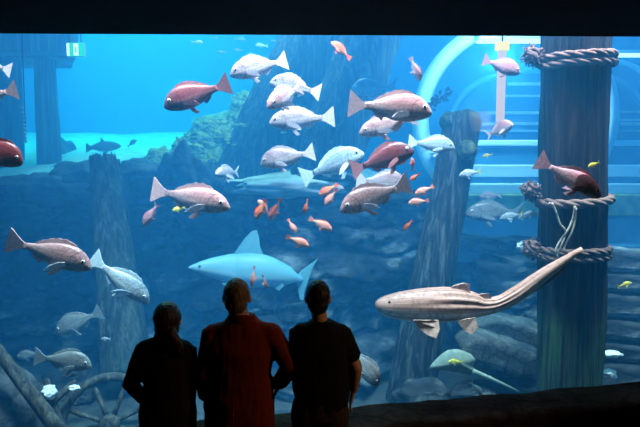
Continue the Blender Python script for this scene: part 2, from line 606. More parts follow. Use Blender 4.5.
OF = 'orange_fish'
GO = 'small orange fish below the shoal'
small = [
    ((256, 219), (266, 199), 'orange', 'orange fish with dark lower half, leftmost beside the dark-tailed one'),
    ((258, 200), (270, 216), 'peach', 'peach fish rising steeply, crossed by the leftmost orange fish'),
    ((270, 221), (281, 198), 'orange', 'slim orange fish with a dark raised tail'),
    ((304, 214), (308, 199), 'orange', 'tiny upright orange fish below the turquoise snapper'),
    ((296, 234), (288, 219), 'peach', 'peach fish hanging head-down over the hazy rock'),
    ((309, 247), (286, 236), 'peach', 'peach fish heading down right, just above the shark back'),
    ((332, 231), (309, 218), 'peach', 'longest peach fish, red tail, nose down right'),
    ((319, 196), (338, 184), 'orange', 'upper of two orange fish side by side under the turquoise snapper'),
    ((325, 206), (337, 189), 'peach', 'lower of two orange fish side by side under the turquoise snapper'),
    ((412, 158), (412, 171), 'orange', 'bright orange fish nose-up right of the maroon snapper'),
    ((410, 181), (420, 173), 'orange', 'red-orange fish under the bright nose-up orange fish'),
    ((415, 195), (434, 186), 'peach', 'golden peach fish beside the weedy trunk'),
    ((408, 204), (429, 200), 'peach', 'peach fish with dark tail below the golden peach one'),
    ((404, 231), (412, 220), 'orange', 'lone small orange fish lowest beside the weedy trunk'),
    ((400, 165), (408, 158), 'orange', 'small orange fish peeping out behind the maroon snapper'),
    ((252, 287), (255, 266), 'peach', 'peach fish with dark tail upright before the shark flank'),
    ((267, 289), (262, 275), 'peach', 'shorter peach fish upright before the shark flank'),
    ((331, 42), (351, 59), 'orange', 'lone orange fish high before the dark upper piles'),
    ((420, 81), (410, 57), 'pink', 'pinkish narrow fish high in front of the white tunnel ring'),
]
for i, (a, b, m, lb) in enumerate(small):
    fish(OF, a, b, .55 + .37 * ((i * 7) % 5) / 4, lb, mat=m, kh=.95, group=GO, parts=2 if m != 'x' else 1, tl='soft', bend=.04 * (-1) ** i)

GY = 'small blue and yellow fish'
for nose, tail, off, m, lb in [
    ((459, 176), (482, 171), 1.0, 'blue', 'pale blue fish with yellow tail over the weedy trunk'),
    ((500, 219), (524, 214), 1.3, 'blue', 'blue fish with yellow tail beside the grey snapper, left of the pile'),
    ((537, 214), (518, 216), 1.1, 'blue', 'blue fish nearest to the roped pile at mid height'),
    ((588, 167), (600, 162), .12, 'yellow', 'tiny yellow fish in front of the roped pile'),
    ((632, 283), (617, 287), .8, 'yellow', 'yellow fish over the slabs right of the roped pile'),
    ((482, 157), (493, 154), 2.0, 'yellow', 'tiny yellow fish in front of the tunnel base'),
    ((479, 197), (502, 195), 2.2, 'silver', 'small pale fish in front of the weedy tunnel ledge'),
    ((172, 211), (186, 207), .9, 'yellow', 'tiny yellow striped fish under the long silver-pink snapper'),
    ((144, 226), (158, 203), .7, 'mauve', 'small purple and white fish hanging head-down beside the stump'),
    ((482, 396), (470, 381), .5, 'blue', 'pale blue fish tail-up at the stone ledge'),
    ((448, 362), (464, 362), 1.0, 'yellow', 'slim yellow fish lying over the stingray'),
    ((70, 377), (79, 374), .8, 'blue', 'tiny bright blue fish over the sunken wheel'),
    ((101, 339), (111, 339), 1.0, 'blue', 'tiny blue fish beside the dim grey snapper'),
    ((344, 189), (332, 186), 1.6, 'silver', 'tiny silver fish between the turquoise snapper and the orange pair'),
]:
    o = fish('small_fish', nose, tail, off, lb, mat=m, kh=.9, group=GY, parts=2, tl='fork')
    if 'yellow tail' in lb:
        for c in o.children:
            if c.name.startswith('tail_fin'):
                c.data.materials[0] = FIN['yellow']
                c['label'] = 'yellow tail fin'

# fish of the far water: over the reef and just under the header
rr = random.Random(5)
for i, (px, py, l) in enumerate([(197, 42, 12), (222, 52, 10), (238, 50, 9), (262, 46, 13), (240, 39, 12), (214, 38, 9), (252, 55, 8), (275, 41, 9)]):
    s = rr.choice((-1, 1))
    fish('small_fish', (px + s * l / 2, py + rr.uniform(-1, 1)), (px - s * l / 2, py), 0, 'small dim fish of the far group just under the header',
         mat='grey' if i % 3 else 'yellow', group='far fish under the header', parts=0, d=10.2 + .2 * i)
for i in range(22):
    px = rr.uniform(160, 286)
    py = rr.uniform(max(96, 158 - (px - 170) * .55), 160)
    s = rr.choice((-1, 1))
    l = rr.uniform(5, 8)
    fish('small_fish', (px + s * l / 2, py + rr.uniform(-1.5, 1.5)), (px - s * l / 2, py), 0, 'tiny yellow fish hovering over the far coral reef',
         mat='yellow', group='tiny fish over the coral reef', parts=0, d=9.2 + rr.uniform(0, .3))
fish('small_fish', (137, 140), (127, 147), 0, 'dark small fish following behind the far grey shark', mat='dim', parts=1, d=10.8)
for px, py in ((44, 146), (64, 152), (112, 148 + 12)):
    pass

# ------------------------------------------------------------------ sharks and ray
def skin_mat(name, belly, side, back, lines=0, lo=-.1, hi=.1):
    t = NT(name)
    tc = t.n('ShaderNodeTexCoord')
    uv = t.n('ShaderNodeSeparateXYZ')
    t.l(tc.outputs['UV'], uv.inputs[0])
    # v: 0 side, .25 top, .5 other side, .75 belly
    s = t.n('ShaderNodeMath', operation='SINE')
    m = t.n('ShaderNodeMath', operation='MULTIPLY')
    t.l(uv.outputs[1], m.inputs[0])
    m.inputs[1].default_value = 2 * math.pi
    t.l(m.outputs[0], s.inputs[0])
    nz = t.noise(5, 5, tc.outputs['Object'])
    a = t.n('ShaderNodeMath', operation='MULTIPLY_ADD')
    t.l(nz, a.inputs[0])
    a.inputs[1].default_value = .3
    t.l(s.outputs[0], a.inputs[2])
    mr = t.n('ShaderNodeMapRange')
    t.l(a.outputs[0], mr.inputs[0])
    mr.inputs[1].default_value = -.85
    mr.inputs[2].default_value = 1.15
    co = t.ramp(mr.outputs[0], [(.0, belly), (.32, belly), (.5, side), (1, back)])
    if lines:
        st = t.noise(1.0, 3, t.mapped('UV', (1.6, 46, 1)), .5, .5)
        co = t.mix(.85, co, t.ramp(st, [(.38, (.45, .32, .30, 1)), (.56, (1, 1, 1, 1))]), 'MULTIPLY')
        vo = t.noise(24, 2, tc.outputs['Object'])
        co = t.mix(.5, co, t.ramp(vo, [(.36, (.4, .3, .28, 1)), (.48, (1, 1, 1, 1))]), 'MULTIPLY')
    return t.bsdf(co, .5, .3)


M_shark = skin_mat('shark_skin', (.50, .76, .80, 1), (.22, .50, .56, 1), (.11, .30, .36, 1))
M_zebra = skin_mat('zebra_shark_skin', (.88, .80, .77, 1), (.74, .47, .40, 1), (.48, .27, .22, 1), 1)
M_zfin = plain('zebra_fin', (.48, .33, .29, 1), .6, .2, .4, 25)
M_sfin = plain('shark_fin', (.15, .38, .44, 1), .6, .2, .1, 25)
M_greyshark = plain('grey_shark_skin', (.10, .13, .15, 1), .6, .2, .1, 8)


def blade(parent, name, pts, d, mat, th=.03, off=0.0, lean=0.0, ref=None):
    """a shark's fin: outline in pixels at depth d, thick at its root (the first and last points) and thin at the tip"""
    bm = bmesh.new()
    P = [at(x, y, d) for x, y in pts]
    base = (P[0] + P[-1]) / 2
    mid = [(P[i] + P[-1 - i]) / 2 for i in range(len(P) // 2)]
    far = max((p - base).length for p in P)
    A, B = [], []
    for p in P:
        k = (p - base).length / far
        sh = Vector((0, off + lean * k, 0))
        w = th * max(.12, 1 - k)
        A.append(bm.verts.new(p + sh + Vector((0, -w / 2, 0)) - parent.location))
        B.append(bm.verts.new(p + sh + Vector((0, w / 2, 0)) - parent.location))
    n = len(P)
    fa = bm.faces.new(A)
    fb = bm.faces.new(list(reversed(B)))
    for i in range(n):
        j = (i + 1) % n
        bm.faces.new((A[j], A[i], B[i], B[j]))
    bmesh.ops.triangulate(bm, faces=[fa, fb])
    return fin(bm, name, mat, parent, False)


def beast(name, spine, label, mat, wide=.8, power=.95, n=24, bump=None):
    """spine rows: px of the section, py of its top, py of its underside, depth"""
    rows = []
    for x, t, b, d in spine:
        rows.append((at(x, (t + b) / 2, d), (at(x, t, d) - at(x, b, d)).length / 2))
    pts = smooth_path([r[0] for r in rows], 5)
    hs = smooth_path([Vector((r[1], 0, 0)) for r in rows], 5)
    org = rows[len(rows) // 2][0].copy()
    root = empty(name, org, label, 'shark')
    bm = bmesh.new()
    sts = [(p - org, max(.004, h.x) * wide, max(.004, h.x), max(.004, h.x)) for p, h in zip(pts, hs)]
    loft(bm, sts, n, power=power, bump=bump)
    fin(bm, 'body', mat, root)
    return root


def eye_at(root, p, r=.016):
    bm = bmesh.new()
    ball(bm, p - root.location, (r, r, r), seg=12)
    fin(bm, 'eye', M_eye, root)


d0 = 7.1
sh = beast('shark', [(188.5, 267, 268.5, d0 - .25), (193, 264.5, 270, d0 - .22), (203, 260.5, 274, d0 - .17), (217, 256.5, 279, d0 - .1), (234, 253.5, 284.5, d0), (250, 253, 287, d0),
                     (264, 255, 287.5, d0), (278, 261, 286.5, d0 + .03), (288, 267, 285, d0 + .06), (296, 273.5, 282.5, d0 + .1), (302, 277.5, 282.5, d0 + .14)],
           'pale turquoise shark gliding left behind the heads of the men', M_shark)
blade(sh, 'dorsal_fin', [(232, 256), (238, 248), (245, 238), (252, 231), (257, 230), (259, 238), (260, 247), (264, 257)], d0, M_sfin, .06)
blade(sh, 'dorsal_fin', [(285, 268), (289, 265.5), (293, 268), (292, 273)], d0 + .06, M_sfin, .03)
blade(sh, 'tail_fin', [(297, 276), (301, 271), (309, 265), (318, 258.5), (313, 267), (307, 276), (305, 282), (304.5, 291), (303.5, 300.5), (300, 299.5), (298.5, 290), (297, 283)], d0 + .14, M_sfin, .04)
blade(sh, 'pelvic_fin', [(270, 284), (274, 288), (279, 290.5), (284, 286), (283, 283)], d0 - .05, M_sfin, .03)
blade(sh, 'pectoral_fin', [(224, 281), (232, 290), (243, 300), (249, 302), (246, 292), (243, 283)], d0 - .1, M_sfin, .04, -.05, -.2)
blade(sh, 'pectoral_fin', [(224, 281), (232, 290), (243, 300), (249, 302), (246, 292), (243, 283)], d0 + .1, M_sfin, .04, .05, .2)
eye_at(sh, at(199.5, 266.5, d0 - .3))

zd = [5.62, 5.62, 5.64, 5.66, 5.68, 5.7, 5.72, 5.74, 5.75, 5.74, 5.73, 5.73]
zs = [(375.5, 304, 309.5), (380, 298.5, 313), (392, 294, 318), (410, 290.5, 320.5), (430, 288.5, 321.5), (450, 288, 321), (468, 291, 319), (484, 297, 315.5), (500, 296, 310.5), (518, 286, 301.5), (545, 267.5, 279.5), (582, 246.5, 251)]
zb = beast('zebra_shark', [(a, b, c, d) for (a, b, c), d in zip(zs, zd)], 'pinkish brown zebra shark with long tail raised across the roped pile', M_zebra, 1.0, .9, 96,
           lambda t_, a_: .045 * max(0, min(1, (t_ - .28) * 5, (.92 - t_) * 6)) * math.cos(a_ * 13) * (1 if math.sin(a_) > -.5 else .2))   # ridges along the flank
blade(zb, 'dorsal_fin', [(447, 290), (454, 285.5), (463, 283), (470, 284), (469, 290), (471, 293)], 5.68, M_zfin, .05)
blade(zb, 'dorsal_fin', [(476, 296), (482, 293.5), (489, 293.5), (492, 296), (491, 299)], 5.71, M_zfin, .035)
blade(zb, 'tail_fin', [(512, 303), (522, 300), (545, 285), (562, 273), (570, 262), (579, 250), (574, 251), (545, 272), (520, 290)], 5.73, M_zfin, .03)
blade(zb, 'pelvic_fin', [(455, 319), (463, 329), (470, 332), (476, 325), (474, 316)], 5.6, M_zfin, .03, 0, -.08)
for s in (-1, 1):
    blade(zb, 'pectoral_fin', [(412, 317), (418, 326), (425, 331), (433, 333), (437, 325), (436, 317)], 5.65 + .14 * s, M_zfin, .03, 0, .16 * s)
    eye_at(zb, at(388, 299, 5.62) + Vector((0, s * .12, 0)), .013)
d1 = 10.6
gs = beast('shark', [(121, 145.5, 147, d1), (116, 142.5, 149.5, d1), (108, 141, 151.5, d1), (100, 142, 151.5, d1), (94, 144.5, 150, d1), (89, 146.5, 149.5, d1)],
           'distant dark grey shark over the bright sand, behind the stump', M_greyshark)
blade(gs, 'dorsal_fin', [(105, 142.5), (103, 139.5), (101, 137), (101, 140), (100, 143)], d1, M_greyshark, .05)
blade(gs, 'tail_fin', [(91, 146.5), (86, 142.5), (88, 147.5), (86, 153), (91, 150)], d1, M_greyshark, .04)
blade(gs, 'pectoral_fin', [(110, 150), (106, 154), (104, 154.5), (105, 150)], d1, M_greyshark, .04)

# stingray resting on the slabs
M_ray = plain('stingray_skin', (.20, .25, .21, 1), .7, .2, .3, 12)
rd = 6.45
rc = at(452, 363, rd)
ry = empty('stingray', rc, 'pale stingray with long thin tail lying among the slabs', 'stingray')
bm = bmesh.new()
outl = [(428, 369), (434, 362), (441, 355), (448, 350), (455, 348.5), (463, 350), (471, 354), (476, 360), (474, 367), (477, 373), (470, 374), (458, 372), (444, 370)]
top = [at(x, y, rd) - rc for x, y in outl]
cen = sum(top, Vector()) / len(top)
L0 = [bm.verts.new(p + Vector((0, .02 * math.sin(i), 0))) for i, p in enumerate(top)]
L1 = [bm.verts.new(cen.lerp(p, .55) + Vector((0, -.06, .012))) for p in top]
L2 = [bm.verts.new(cen.lerp(p, .55) + Vector((0, .05, 0))) for p in top]
c1 = bm.verts.new(cen + Vector((0, -.085, .02)))
c2 = bm.verts.new(cen + Vector((0, .06, 0)))
n = len(top)
for i in range(n):
    j = (i + 1) % n
    bm.faces.new((L0[i], L0[j], L1[j], L1[i]))
    bm.faces.new((L1[i], L1[j], c1))
    bm.faces.new((L0[j], L0[i], L2[i], L2[j]))
    bm.faces.new((L2[j], L2[i], c2))
bmesh.ops.subdivide_edges(bm, edges=bm.edges[:], cuts=1, smooth=.6, use_grid_fill=True)
fin(bm, 'body', M_ray, ry)
bm = bmesh.new()
tp = smooth_path([at(472, 371, rd) - rc, at(487, 377, rd) - rc, at(503, 384, rd) - rc, at(519, 391.5, rd) - rc], 5)
tube(bm, tp, [.032 - .024 * i / (len(tp) - 1) for i in range(len(tp))], 8)
fin(bm, 'tail', M_ray, ry)

# ------------------------------------------------------------------ tank shell
BED = -.25
BACK = 17.0


def grid(name, nu, nv, fn, mat, smooth=True):
    bm = bmesh.new()
    V = [[bm.verts.new(fn(i / nu, j / nv)) for j in range(nv + 1)] for i in range(nu + 1)]
    for i in range(nu):
        for j in range(nv):
            bm.faces.new((V[i][j], V[i + 1][j], V[i + 1][j + 1], V[i][j + 1]))
    o = fin(bm, name, mat, None, smooth)
    return tag(o, kind='structure')


fb = lambda p, s, o=4: noise.fractal(Vector(p) * s, 1.0, 2.0, o)
TOPS = [(-260, 192), (-60, 194), (0, 193), (12, 187), (38, 180), (58, 179), (74, 171), (92, 172), (125, 177), (150, 181), (172, 178), (205, 181), (245, 180), (300, 175), (345, 174), (372, 182), (400, 188),
        (440, 192), (455, 232), (500, 236), (640, 240), (900, 245)]


def cliff_d(px):
    return 8.6 + .35 * math.sin(px * .013) + .25 * math.sin(px * .031 + 1)


def cliff(u, v):
    px = -330 + 1330 * u
    d = cliff_d(px)
    topz = at(px, interp(TOPS, px), d).z
    X = (px - 320) / F * d / .99
    z = BED - .15 + (topz - BED + .15) * v
    y = d - .9 * (1 - v) ** 1.5
    # strata: uneven courses that jut out and step back
    w = z * 3.1 + .5 * fb((X, 0, z), .5) + .25 * math.sin(X * 1.7)
    k = math.floor(w)
    fr = w - k
    cw = X * (1.1 + .4 * math.sin(k * 7.3)) + k * 3.7 + .3 * fb((X, k, z), 1.5)
    cell = noise.cell(Vector((math.floor(cw), k, 1)))
    edge = min(fr, 1 - fr, (cw % 1), 1 - (cw % 1))
    tp = min(1, (1 - v) * 7)
    y -= tp * (.3 * cell + .34 * fb((X, y, z), .8) + .16 * fb((X, 3, z), 3.5) + .06 * fb((X, 7, z), 10))
    y += .2 * tp * max(0, 1 - edge / .12)
    return Vector((X, y, z + .05 * fb((X, 9, z), 2)))


grid('rock_face', 300, 90, cliff, M_cliff)


def terrace_z(X, y):
    px = 320 + X / y * F
    e = at(px, interp(TOPS, px), cliff_d(px)).z
    s = max(0, min(1, (y - cliff_d(px)) / (15.5 - cliff_d(px))))
    far = 3.05 if X < .2 else 3.05 - min(1, (X - .2) / 2.0) * 1.9
    return e + (far - e) * s ** 1.1 - .03 - .45 * max(0, min(1, (X - 1.3) / .5)) * min(1, max(0, y - cliff_d(px)) * 2)


def terr(u, v):
    px = -330 + 1330 * u
    y0 = cliff_d(px) - .05
    y = y0 + (BACK - y0) * v
    X = (px - 320) / F * y / .99
    return Vector((X, y, terrace_z(X, y) + .06 * fb((X, y, 0), .7)))


grid('sand_bank', 160, 60, terr, M_sand)


def bed(u, v):
    X = -9 + 20 * u
    y = 3.2 + 6.8 * v
    y = max(y, gy(X) + .02)
    return Vector((X, y, BED + .08 * fb((X, y, 0), .9)))


grid('tank_bed', 100, 60, bed, M_bed)
# tank walls
for nm, c, s in (('tank_wall_back', (0.5, BACK + .1, 2.8), (26, .2, 8)), ('tank_wall_left', (-9.6, 10, 2.8), (.2, 15, 8)), ('tank_wall_right', (12.2, 12, 2.8), (.2, 12, 8))):
    bm = bmesh.new()
    box(bm, c, s)
    tag(fin(bm, nm, M_wall, None, False), kind='structure')

# water: one body of blue water behind the pane
WATER_TOP = 5.7
bm = bmesh.new()
fp = [(-9.4, gy(-9.4) + .05), (11.9, gy(11.9) + .05), (11.9, BACK - .02), (-9.4, BACK - .02)]
lo_ = [bm.verts.new((x, y, -.6)) for x, y in fp]
hi_ = [bm.verts.new((x, y, WATER_TOP)) for x, y in fp]
bm.faces.new(list(reversed(lo_)))
bm.faces.new(hi_)
for i in range(4):
    j = (i + 1) % 4
    bm.faces.new((lo_[i], lo_[j], hi_[j], hi_[i]))
t = NT('sea_water')
va = t.n('ShaderNodeVolumeAbsorption')
va.inputs['Color'].default_value = (.22, .73, .92, 1)
va.inputs['Density'].default_value = .28
vs_ = t.n('ShaderNodeVolumeScatter')
vs_.inputs['Color'].default_value = (.06, .46, 1.0, 1)
vs_.inputs['Density'].default_value = .10
vs_.inputs['Anisotropy'].default_value = .25
ad_ = t.n('ShaderNodeAddShader')
t.l(va.outputs[0], ad_.inputs[0])
t.l(vs_.outputs[0], ad_.inputs[1])
t.l(ad_.outputs[0], t.out.inputs['Volume'])
water = tag(fin(bm, 'water', t.m, None, False), kind='stuff')

# acrylic pane
t = NT('clear_acrylic')
tr = t.n('ShaderNodeBsdfTransparent')
tr.inputs[0].default_value = (.97, .985, .99, 1)
gl = t.n('ShaderNodeBsdfGlossy')
gl.inputs['Roughness'].default_value = .02
fr_ = t.n('ShaderNodeFresnel')
fr_.inputs[0].default_value = 1.2
mx = t.n('ShaderNodeMixShader')
t.l(fr_.outputs[0], mx.inputs[0])
t.l(tr.outputs[0], mx.inputs[1])
t.l(gl.outputs[0], mx.inputs[2])
t.l(mx.outputs[0], t.out.inputs[0])
M_acrylic = t.m
ANG = math.atan(.21)
bm = bmesh.new()
box(bm, (0, 0, 0), (22, .06, 6.3), Matrix.Rotation(ANG, 3, 'Z'))
bmesh.ops.translate(bm, vec=(1.2, gy(1.2), 2.6), verts=bm.verts)
tag(fin(bm, 'window_1', M_acrylic, None, False), kind='structure')

# ------------------------------------------------------------------ hall
def slab(name, c, s, mat=M_hall):
    bm = bmesh.new()
    box(bm, c, s)
    return tag(fin(bm, name, mat, None, False), kind='structure')


bm = bmesh.new()
p = [(-10, -4.6), (10, -4.6), (10, gy(10) - .05), (-10, gy(-10) - .05)]
a = [bm.verts.new((x, y, 0)) for x, y in p]
b = [bm.verts.new((x, y, -.2)) for x, y in p]
bm.faces.new(a)
bm.faces.new(b)
for i in range(4):
    bm.faces.new((a[i], a[(i + 1) % 4], b[(i + 1) % 4], b[i]))
tag(fin(bm, 'floor', M_hall, None, False), kind='structure')
slab('wall_back', (0, -4.6, 3), (20, .2, 6.2))
slab('wall_left', (-9.9, 0, 3), (.2, 10, 6.2))
slab('wall_right', (9.9, 1, 3), (.2, 12, 6.2))
hz = at(320, 35.5, 4.3).z
bm = bmesh.new()                                  # dropped ceiling over the viewers: its far edge is the black band at the top
p = [(-10, -4.6, hz + .025), (10, -4.6, hz - .025), (10, 4.3, hz - .045), (-10, 4.3, hz + .05)]
a = [bm.verts.new(q) for q in p]
b = [bm.verts.new((x, y, 6.4)) for x, y, z in p]
bm.faces.new(a)
bm.faces.new(b)
for i in range(4):
    bm.faces.new((a[i], a[(i + 1) % 4], b[(i + 1) % 4], b[i]))
tag(fin(bm, 'ceiling', M_hall, None, False), kind='structure')
bm = bmesh.new()                                  # wall above the pane, up to the roof
box(bm, (0, 0, 0), (22, .3, 1.0), Matrix.Rotation(ANG, 3, 'Z'))
bmesh.ops.translate(bm, vec=(1.2, gy(1.2) - .14, 6.2), verts=bm.verts)
tag(fin(bm, 'wall_front', M_hall, None, False), kind='structure')
bm = bmesh.new()
box(bm, (0, 0, 0), (22, 3.4, .1), Matrix.Rotation(ANG, 3, 'Z'))
bmesh.ops.translate(bm, vec=(1.2, gy(1.2) - 1.6, 6.5), verts=bm.verts)
tag(fin(bm, 'trim_1', M_hall, None, False), kind='structure')

# stone ledge under the pane
LZ = .45
bm = bmesh.new()
N_ = 90
prof = [(-.04, -.02), (-.04, .40), (-.03, .435), (.0, .45), (.2, .45), (.36, .45), (.40, .435), (.415, .40), (.415, -.02)]
rows = []
for i in range(N_ + 1):
    X = -7.5 + 15.5 * i / N_
    row = []
    for (w, z) in prof:
        e = .012 * fb((X, w * 3, z * 3), 3) if z > 0 else 0
        yb = 5.0 + .21 * (X - .33) + .03
        row.append(bm.verts.new((X, yb - w + e, z + (e + .006 * fb((X, 5, 1), 6) if z > .1 else 0))))
    rows.append(row)
for i in range(N_):
    for k in range(len(prof) - 1):
        bm.faces.new((rows[i][k], rows[i][k + 1], rows[i + 1][k + 1], rows[i + 1][k]))
bm.faces.new(rows[0])
bm.faces.new(list(reversed(rows[-1])))
tag(fin(bm, 'ledge', M_ledge), kind='structure')

# ------------------------------------------------------------------ timber in the tank
def trunk(name, a, b, ra, rb, mat, label, cat='timber', seed=0, rag=0.0, n=64, m=40, group=None, flat=1.0):
    a, b = Vector(a), Vector(b)
    org = b.copy()
    bm = bmesh.new()
    sts = []
    for i in range(m + 1):
        t_ = i / m
        r = ra + (rb - ra) * t_
        c = a.lerp(b, t_)
        sts.append((c - org, r, r * flat, r * flat))

    def bump(t_, an):
        v = Vector((math.cos(an) * 2 + seed * 5, math.sin(an) * 2, t_ * (a - b).length * .35 + seed))
        g = .10 * noise.fractal(v * 1.6, 1, 2, 4) + .035 * noise.noise(Vector((math.cos(an) * 17 + seed, math.sin(an) * 17, t_ * 2.5))) + .06 * noise.noise(Vector((math.cos(an) * 9 + seed, math.sin(an) * 9, t_ * 1.5)))
        return g
    rings = loft(bm, sts, n, up=Vector((0, 1, 0)), bump=bump)
    ax = (a - b).normalized()
    if rag:
        for k, v in enumerate(rings[0]):
            v.co += ax * rag * (noise.noise(Vector((k * .7, seed, 3))) + .2 * (k % 3))
    o = fin(bm, name, mat)
    o.location = org
    return tag(o, label, cat, group)


PD = 6.5
rp = 31.6 / F * PD
pile = trunk('timber_pile', at(577, -60, PD), at(568.5, 440, PD), rp * 1.01, rp * .98, M_pile, 'thick dark timber pile bound with three ropes, right of the sharks', seed=1, m=60, n=48)

trunk('leaning_pile', at(338, -10, 10.4), at(222, 232, 9.3), .52, .50, M_trunk, 'broad hazy pile leaning left, behind the silver snappers', seed=2)
trunk('leaning_pile', at(388, -10, 9.6), at(300, 240, 8.9), .40, .52, M_trunk, 'broad hazy pile leaning left, behind the big pink snapper', seed=3)
trunk('standing_pile', at(330, -10, 11.8), at(328, 185, 11.8), .34, .36, M_trunk, 'upright hazy pile between the two leaning piles', seed=4)
wtk = trunk('weedy_trunk', at(463, 119, 7.4), at(404, 425, 7.0), .215, .27, M_trunk, 'weedy trunk leaning left with a knobbly broken top, behind the zebra shark', 'trunk', seed=5, rag=.05)
# knobs of weed growing on the broken top
for i, (px, py, r, d) in enumerate([(450, 122, .12, 7.35), (468, 120, .13, 7.35), (467, 150, .115, 7.1), (459, 119, .10, 7.5)]):
    bm = bmesh.new()
    bmesh.ops.create_icosphere(bm, subdivisions=4, radius=r)
    for v in bm.verts:
        v.co *= 1 + .16 * fb(v.co + Vector((i, 0, 0)), 9)
    o = fin(bm, 'weed_knob', M_moss, wtk)
    o.location = at(px, py, d) - wtk.location
trunk('timber_stump', at(103, 158, 7.6), at(126, 372, 7.0), .155, .29, M_stump, 'broken stump with ragged top standing before the bright sand', 'stump', seed=6, rag=.07)
trunk('timber_strip', at(116, 160, 7.9), at(147, 372, 7.25), .045, .07, M_stump, 'thin pale pole propped along the broken stump', 'pole', seed=7)
trunk('jetty_pile', at(43, 20, 11.0), at(50, 176, 11.0), .165, .20, M_trunk, 'far jetty pile rising to the dark deck at upper left', seed=8)
trunk('jetty_pile', at(6, 30, 11.4), at(8, 186, 11.4), .24, .27, M_trunk, 'far jetty pile at the left edge, half hidden behind the hanging chain', seed=9)
trunk('timber_strip', at(369, 0, 9.3), at(318, 165, 8.75), .035, .045, M_stump, 'thin pale strip for the lighter edge of the pile behind the big pink snapper', 'pole', seed=15, n=14)  # added strip, makes the pile's left edge paler
br = empty('driftwood_branch', at(320, 125, 8.9), 'pale tangled branches between the two leaning piles', 'branch')
for pts in ([(352, 98), (332, 107), (312, 117), (296, 131), (288, 146)], [(344, 116), (328, 122), (318, 136), (316, 152)], [(312, 117), (300, 116), (288, 122), (276, 124)], [(336, 132), (330, 144), (332, 156)]):
    bm = bmesh.new()
    pp = smooth_path([at(x, y, 8.9 + .05 * k) for k, (x, y) in enumerate(pts)], 5)
    tube(bm, [p - br.location for p in pp], [.038 - .024 * k / len(pp) for k in range(len(pp))], 8)
    fin(bm, 'limb', M_stump, br)
# jetty deck overhead
bm = bmesh.new()
c0 = at(-30, 40, 11.2)
for k in range(6):
    y = 10.2 + k * .42
    X1 = at(74 - k * 1.5, 40, y).x
    X0 = X1 - 3.4
    zt = at(50, 57 - 2 * (k % 2), 10.6).z
    vs = box(bm, ((X0 + X1) / 2, y, zt + .25 + .01 * (k % 3)), (X1 - X0, .38, .5), bev=.02)
o = fin(bm, 'jetty_deck', M_trunk, None, False)
tag(o, 'dark plank jetty deck overhead at upper left, with the green sign reflection under it', 'deck')

# green exit sign reflection, put in as a lit box under the deck edge
sg = empty('sign_reflection', at(75, 49.5, 9.95), 'glowing box for the reflected green and white exit sign under the jetty deck', 'sign')
W, H = 17 / F * 9.95, 14 / F * 9.95
bm = bmesh.new()
box(bm, (0, .05, 0), (W, .07, H), bev=.01)
fin(bm, 'reflected_sign_case', plain('reflected_sign_case', (.5, .55, .55, 1)), sg, False)
E_w = emit('reflected_sign_white', (1, .95, .72, 1), 2.6)
E_g = emit('reflected_sign_green', (.02, .50, .12, 1), 2.2)
bm = bmesh.new()
box(bm, (0, .008, 0), (W * .94, .012, H * .9))
sface = fin(bm, 'reflected_sign_face', E_g, sg, False)
bm = bmesh.new()
box(bm, (-W * .40, -.003, 0), (W * .14, .01, H * .86))
fin(bm, 'reflected_white_panel', E_w, sface, False)
bm = bmesh.new()
box(bm, (W * .06, -.003, 0), (W * .27, .01, H * .8))
fin(bm, 'doorway_symbol', E_w, sface, False)
bm = bmesh.new()
box(bm, (W * .06, -.010, -.01), (W * .07, .008, H * .42))
fin(bm, 'figure_symbol', E_g, sface, False)
bm = bmesh.new()
for s in (-.3, .3):
    tube(bm, [Vector((s * W, .05, H / 2 - .01)), Vector((s * W, .05, H / 2 + .5))], .012, 6)
fin(bm, 'added_hanger', M_trunk, sg)  # added hanger for the reflected sign

# hanging chain of small pale links
ch = empty('hanging_chain', at(24, 108, 7.2), 'thin chain of pale beads hanging at the left edge', 'chain')
bm = bmesh.new()
prev = None
for k in range(9):
    p = at(23 + k * .35, 108 + k * 4.1, 7.2) - ch.location
    ball(bm, p, 0.017, seg=8)
fin(bm, 'beads', M_white, ch)
bm = bmesh.new()
tube(bm, [at(18, -60, 7.2) - ch.location, at(26, 143, 7.2) - ch.location], .006, 6)
fin(bm, 'cord', M_trunk, ch)

# ------------------------------------------------------------------ ropes on the pile
def rope(bm, pts, r, twist=9.0, strands=3, k=1, n=7, fuzz=0.0):
    P = [Vector(p) for p in pts]
    s = [0]
    for a_, b_ in zip(P, P[1:]):
        s.append(s[-1] + (b_ - a_).length)
    for q in range(strands):
        out = []
        for i, p_ in enumerate(P):
            tg = (P[min(i + 1, len(P) - 1)] - P[max(i - 1, 0)]).normalized()
            u = Vector((0, 0, 1)) - tg * tg.z
            if u.length < .2:
                u = Vector((0, 1, 0)) - tg * tg.y
            u.normalize()
            v = tg.cross(u)
            an = s[i] * twist / r * .1 + q * 2 * math.pi / strands
            j = 1 + fuzz * noise.noise(p_ * 9 + Vector((q, 0, 0)))
            out.append(p_ + (u * math.cos(an) + v * math.sin(an)) * r * .52 * j)
        tube(bm, out, r * .56, n)


def around(px0, py, r, turns, gap, wob, a0=0):
    pts = []
    nn = int(110 * turns)
    for i in range(nn + 1):
        an = a0 + 2 * math.pi * turns * i / nn
        z0 = at(px0, py, PD).z + gap * (i / nn - .5) * turns + wob * math.sin(an * 1.0 + 1) + .012 * noise.noise(Vector((an * 2, py, 0)))
        c = at(px0, py, PD)
        pts.append(Vector((c.x + math.cos(an) * r, c.y + math.sin(an) * r, z0)))
    return pts


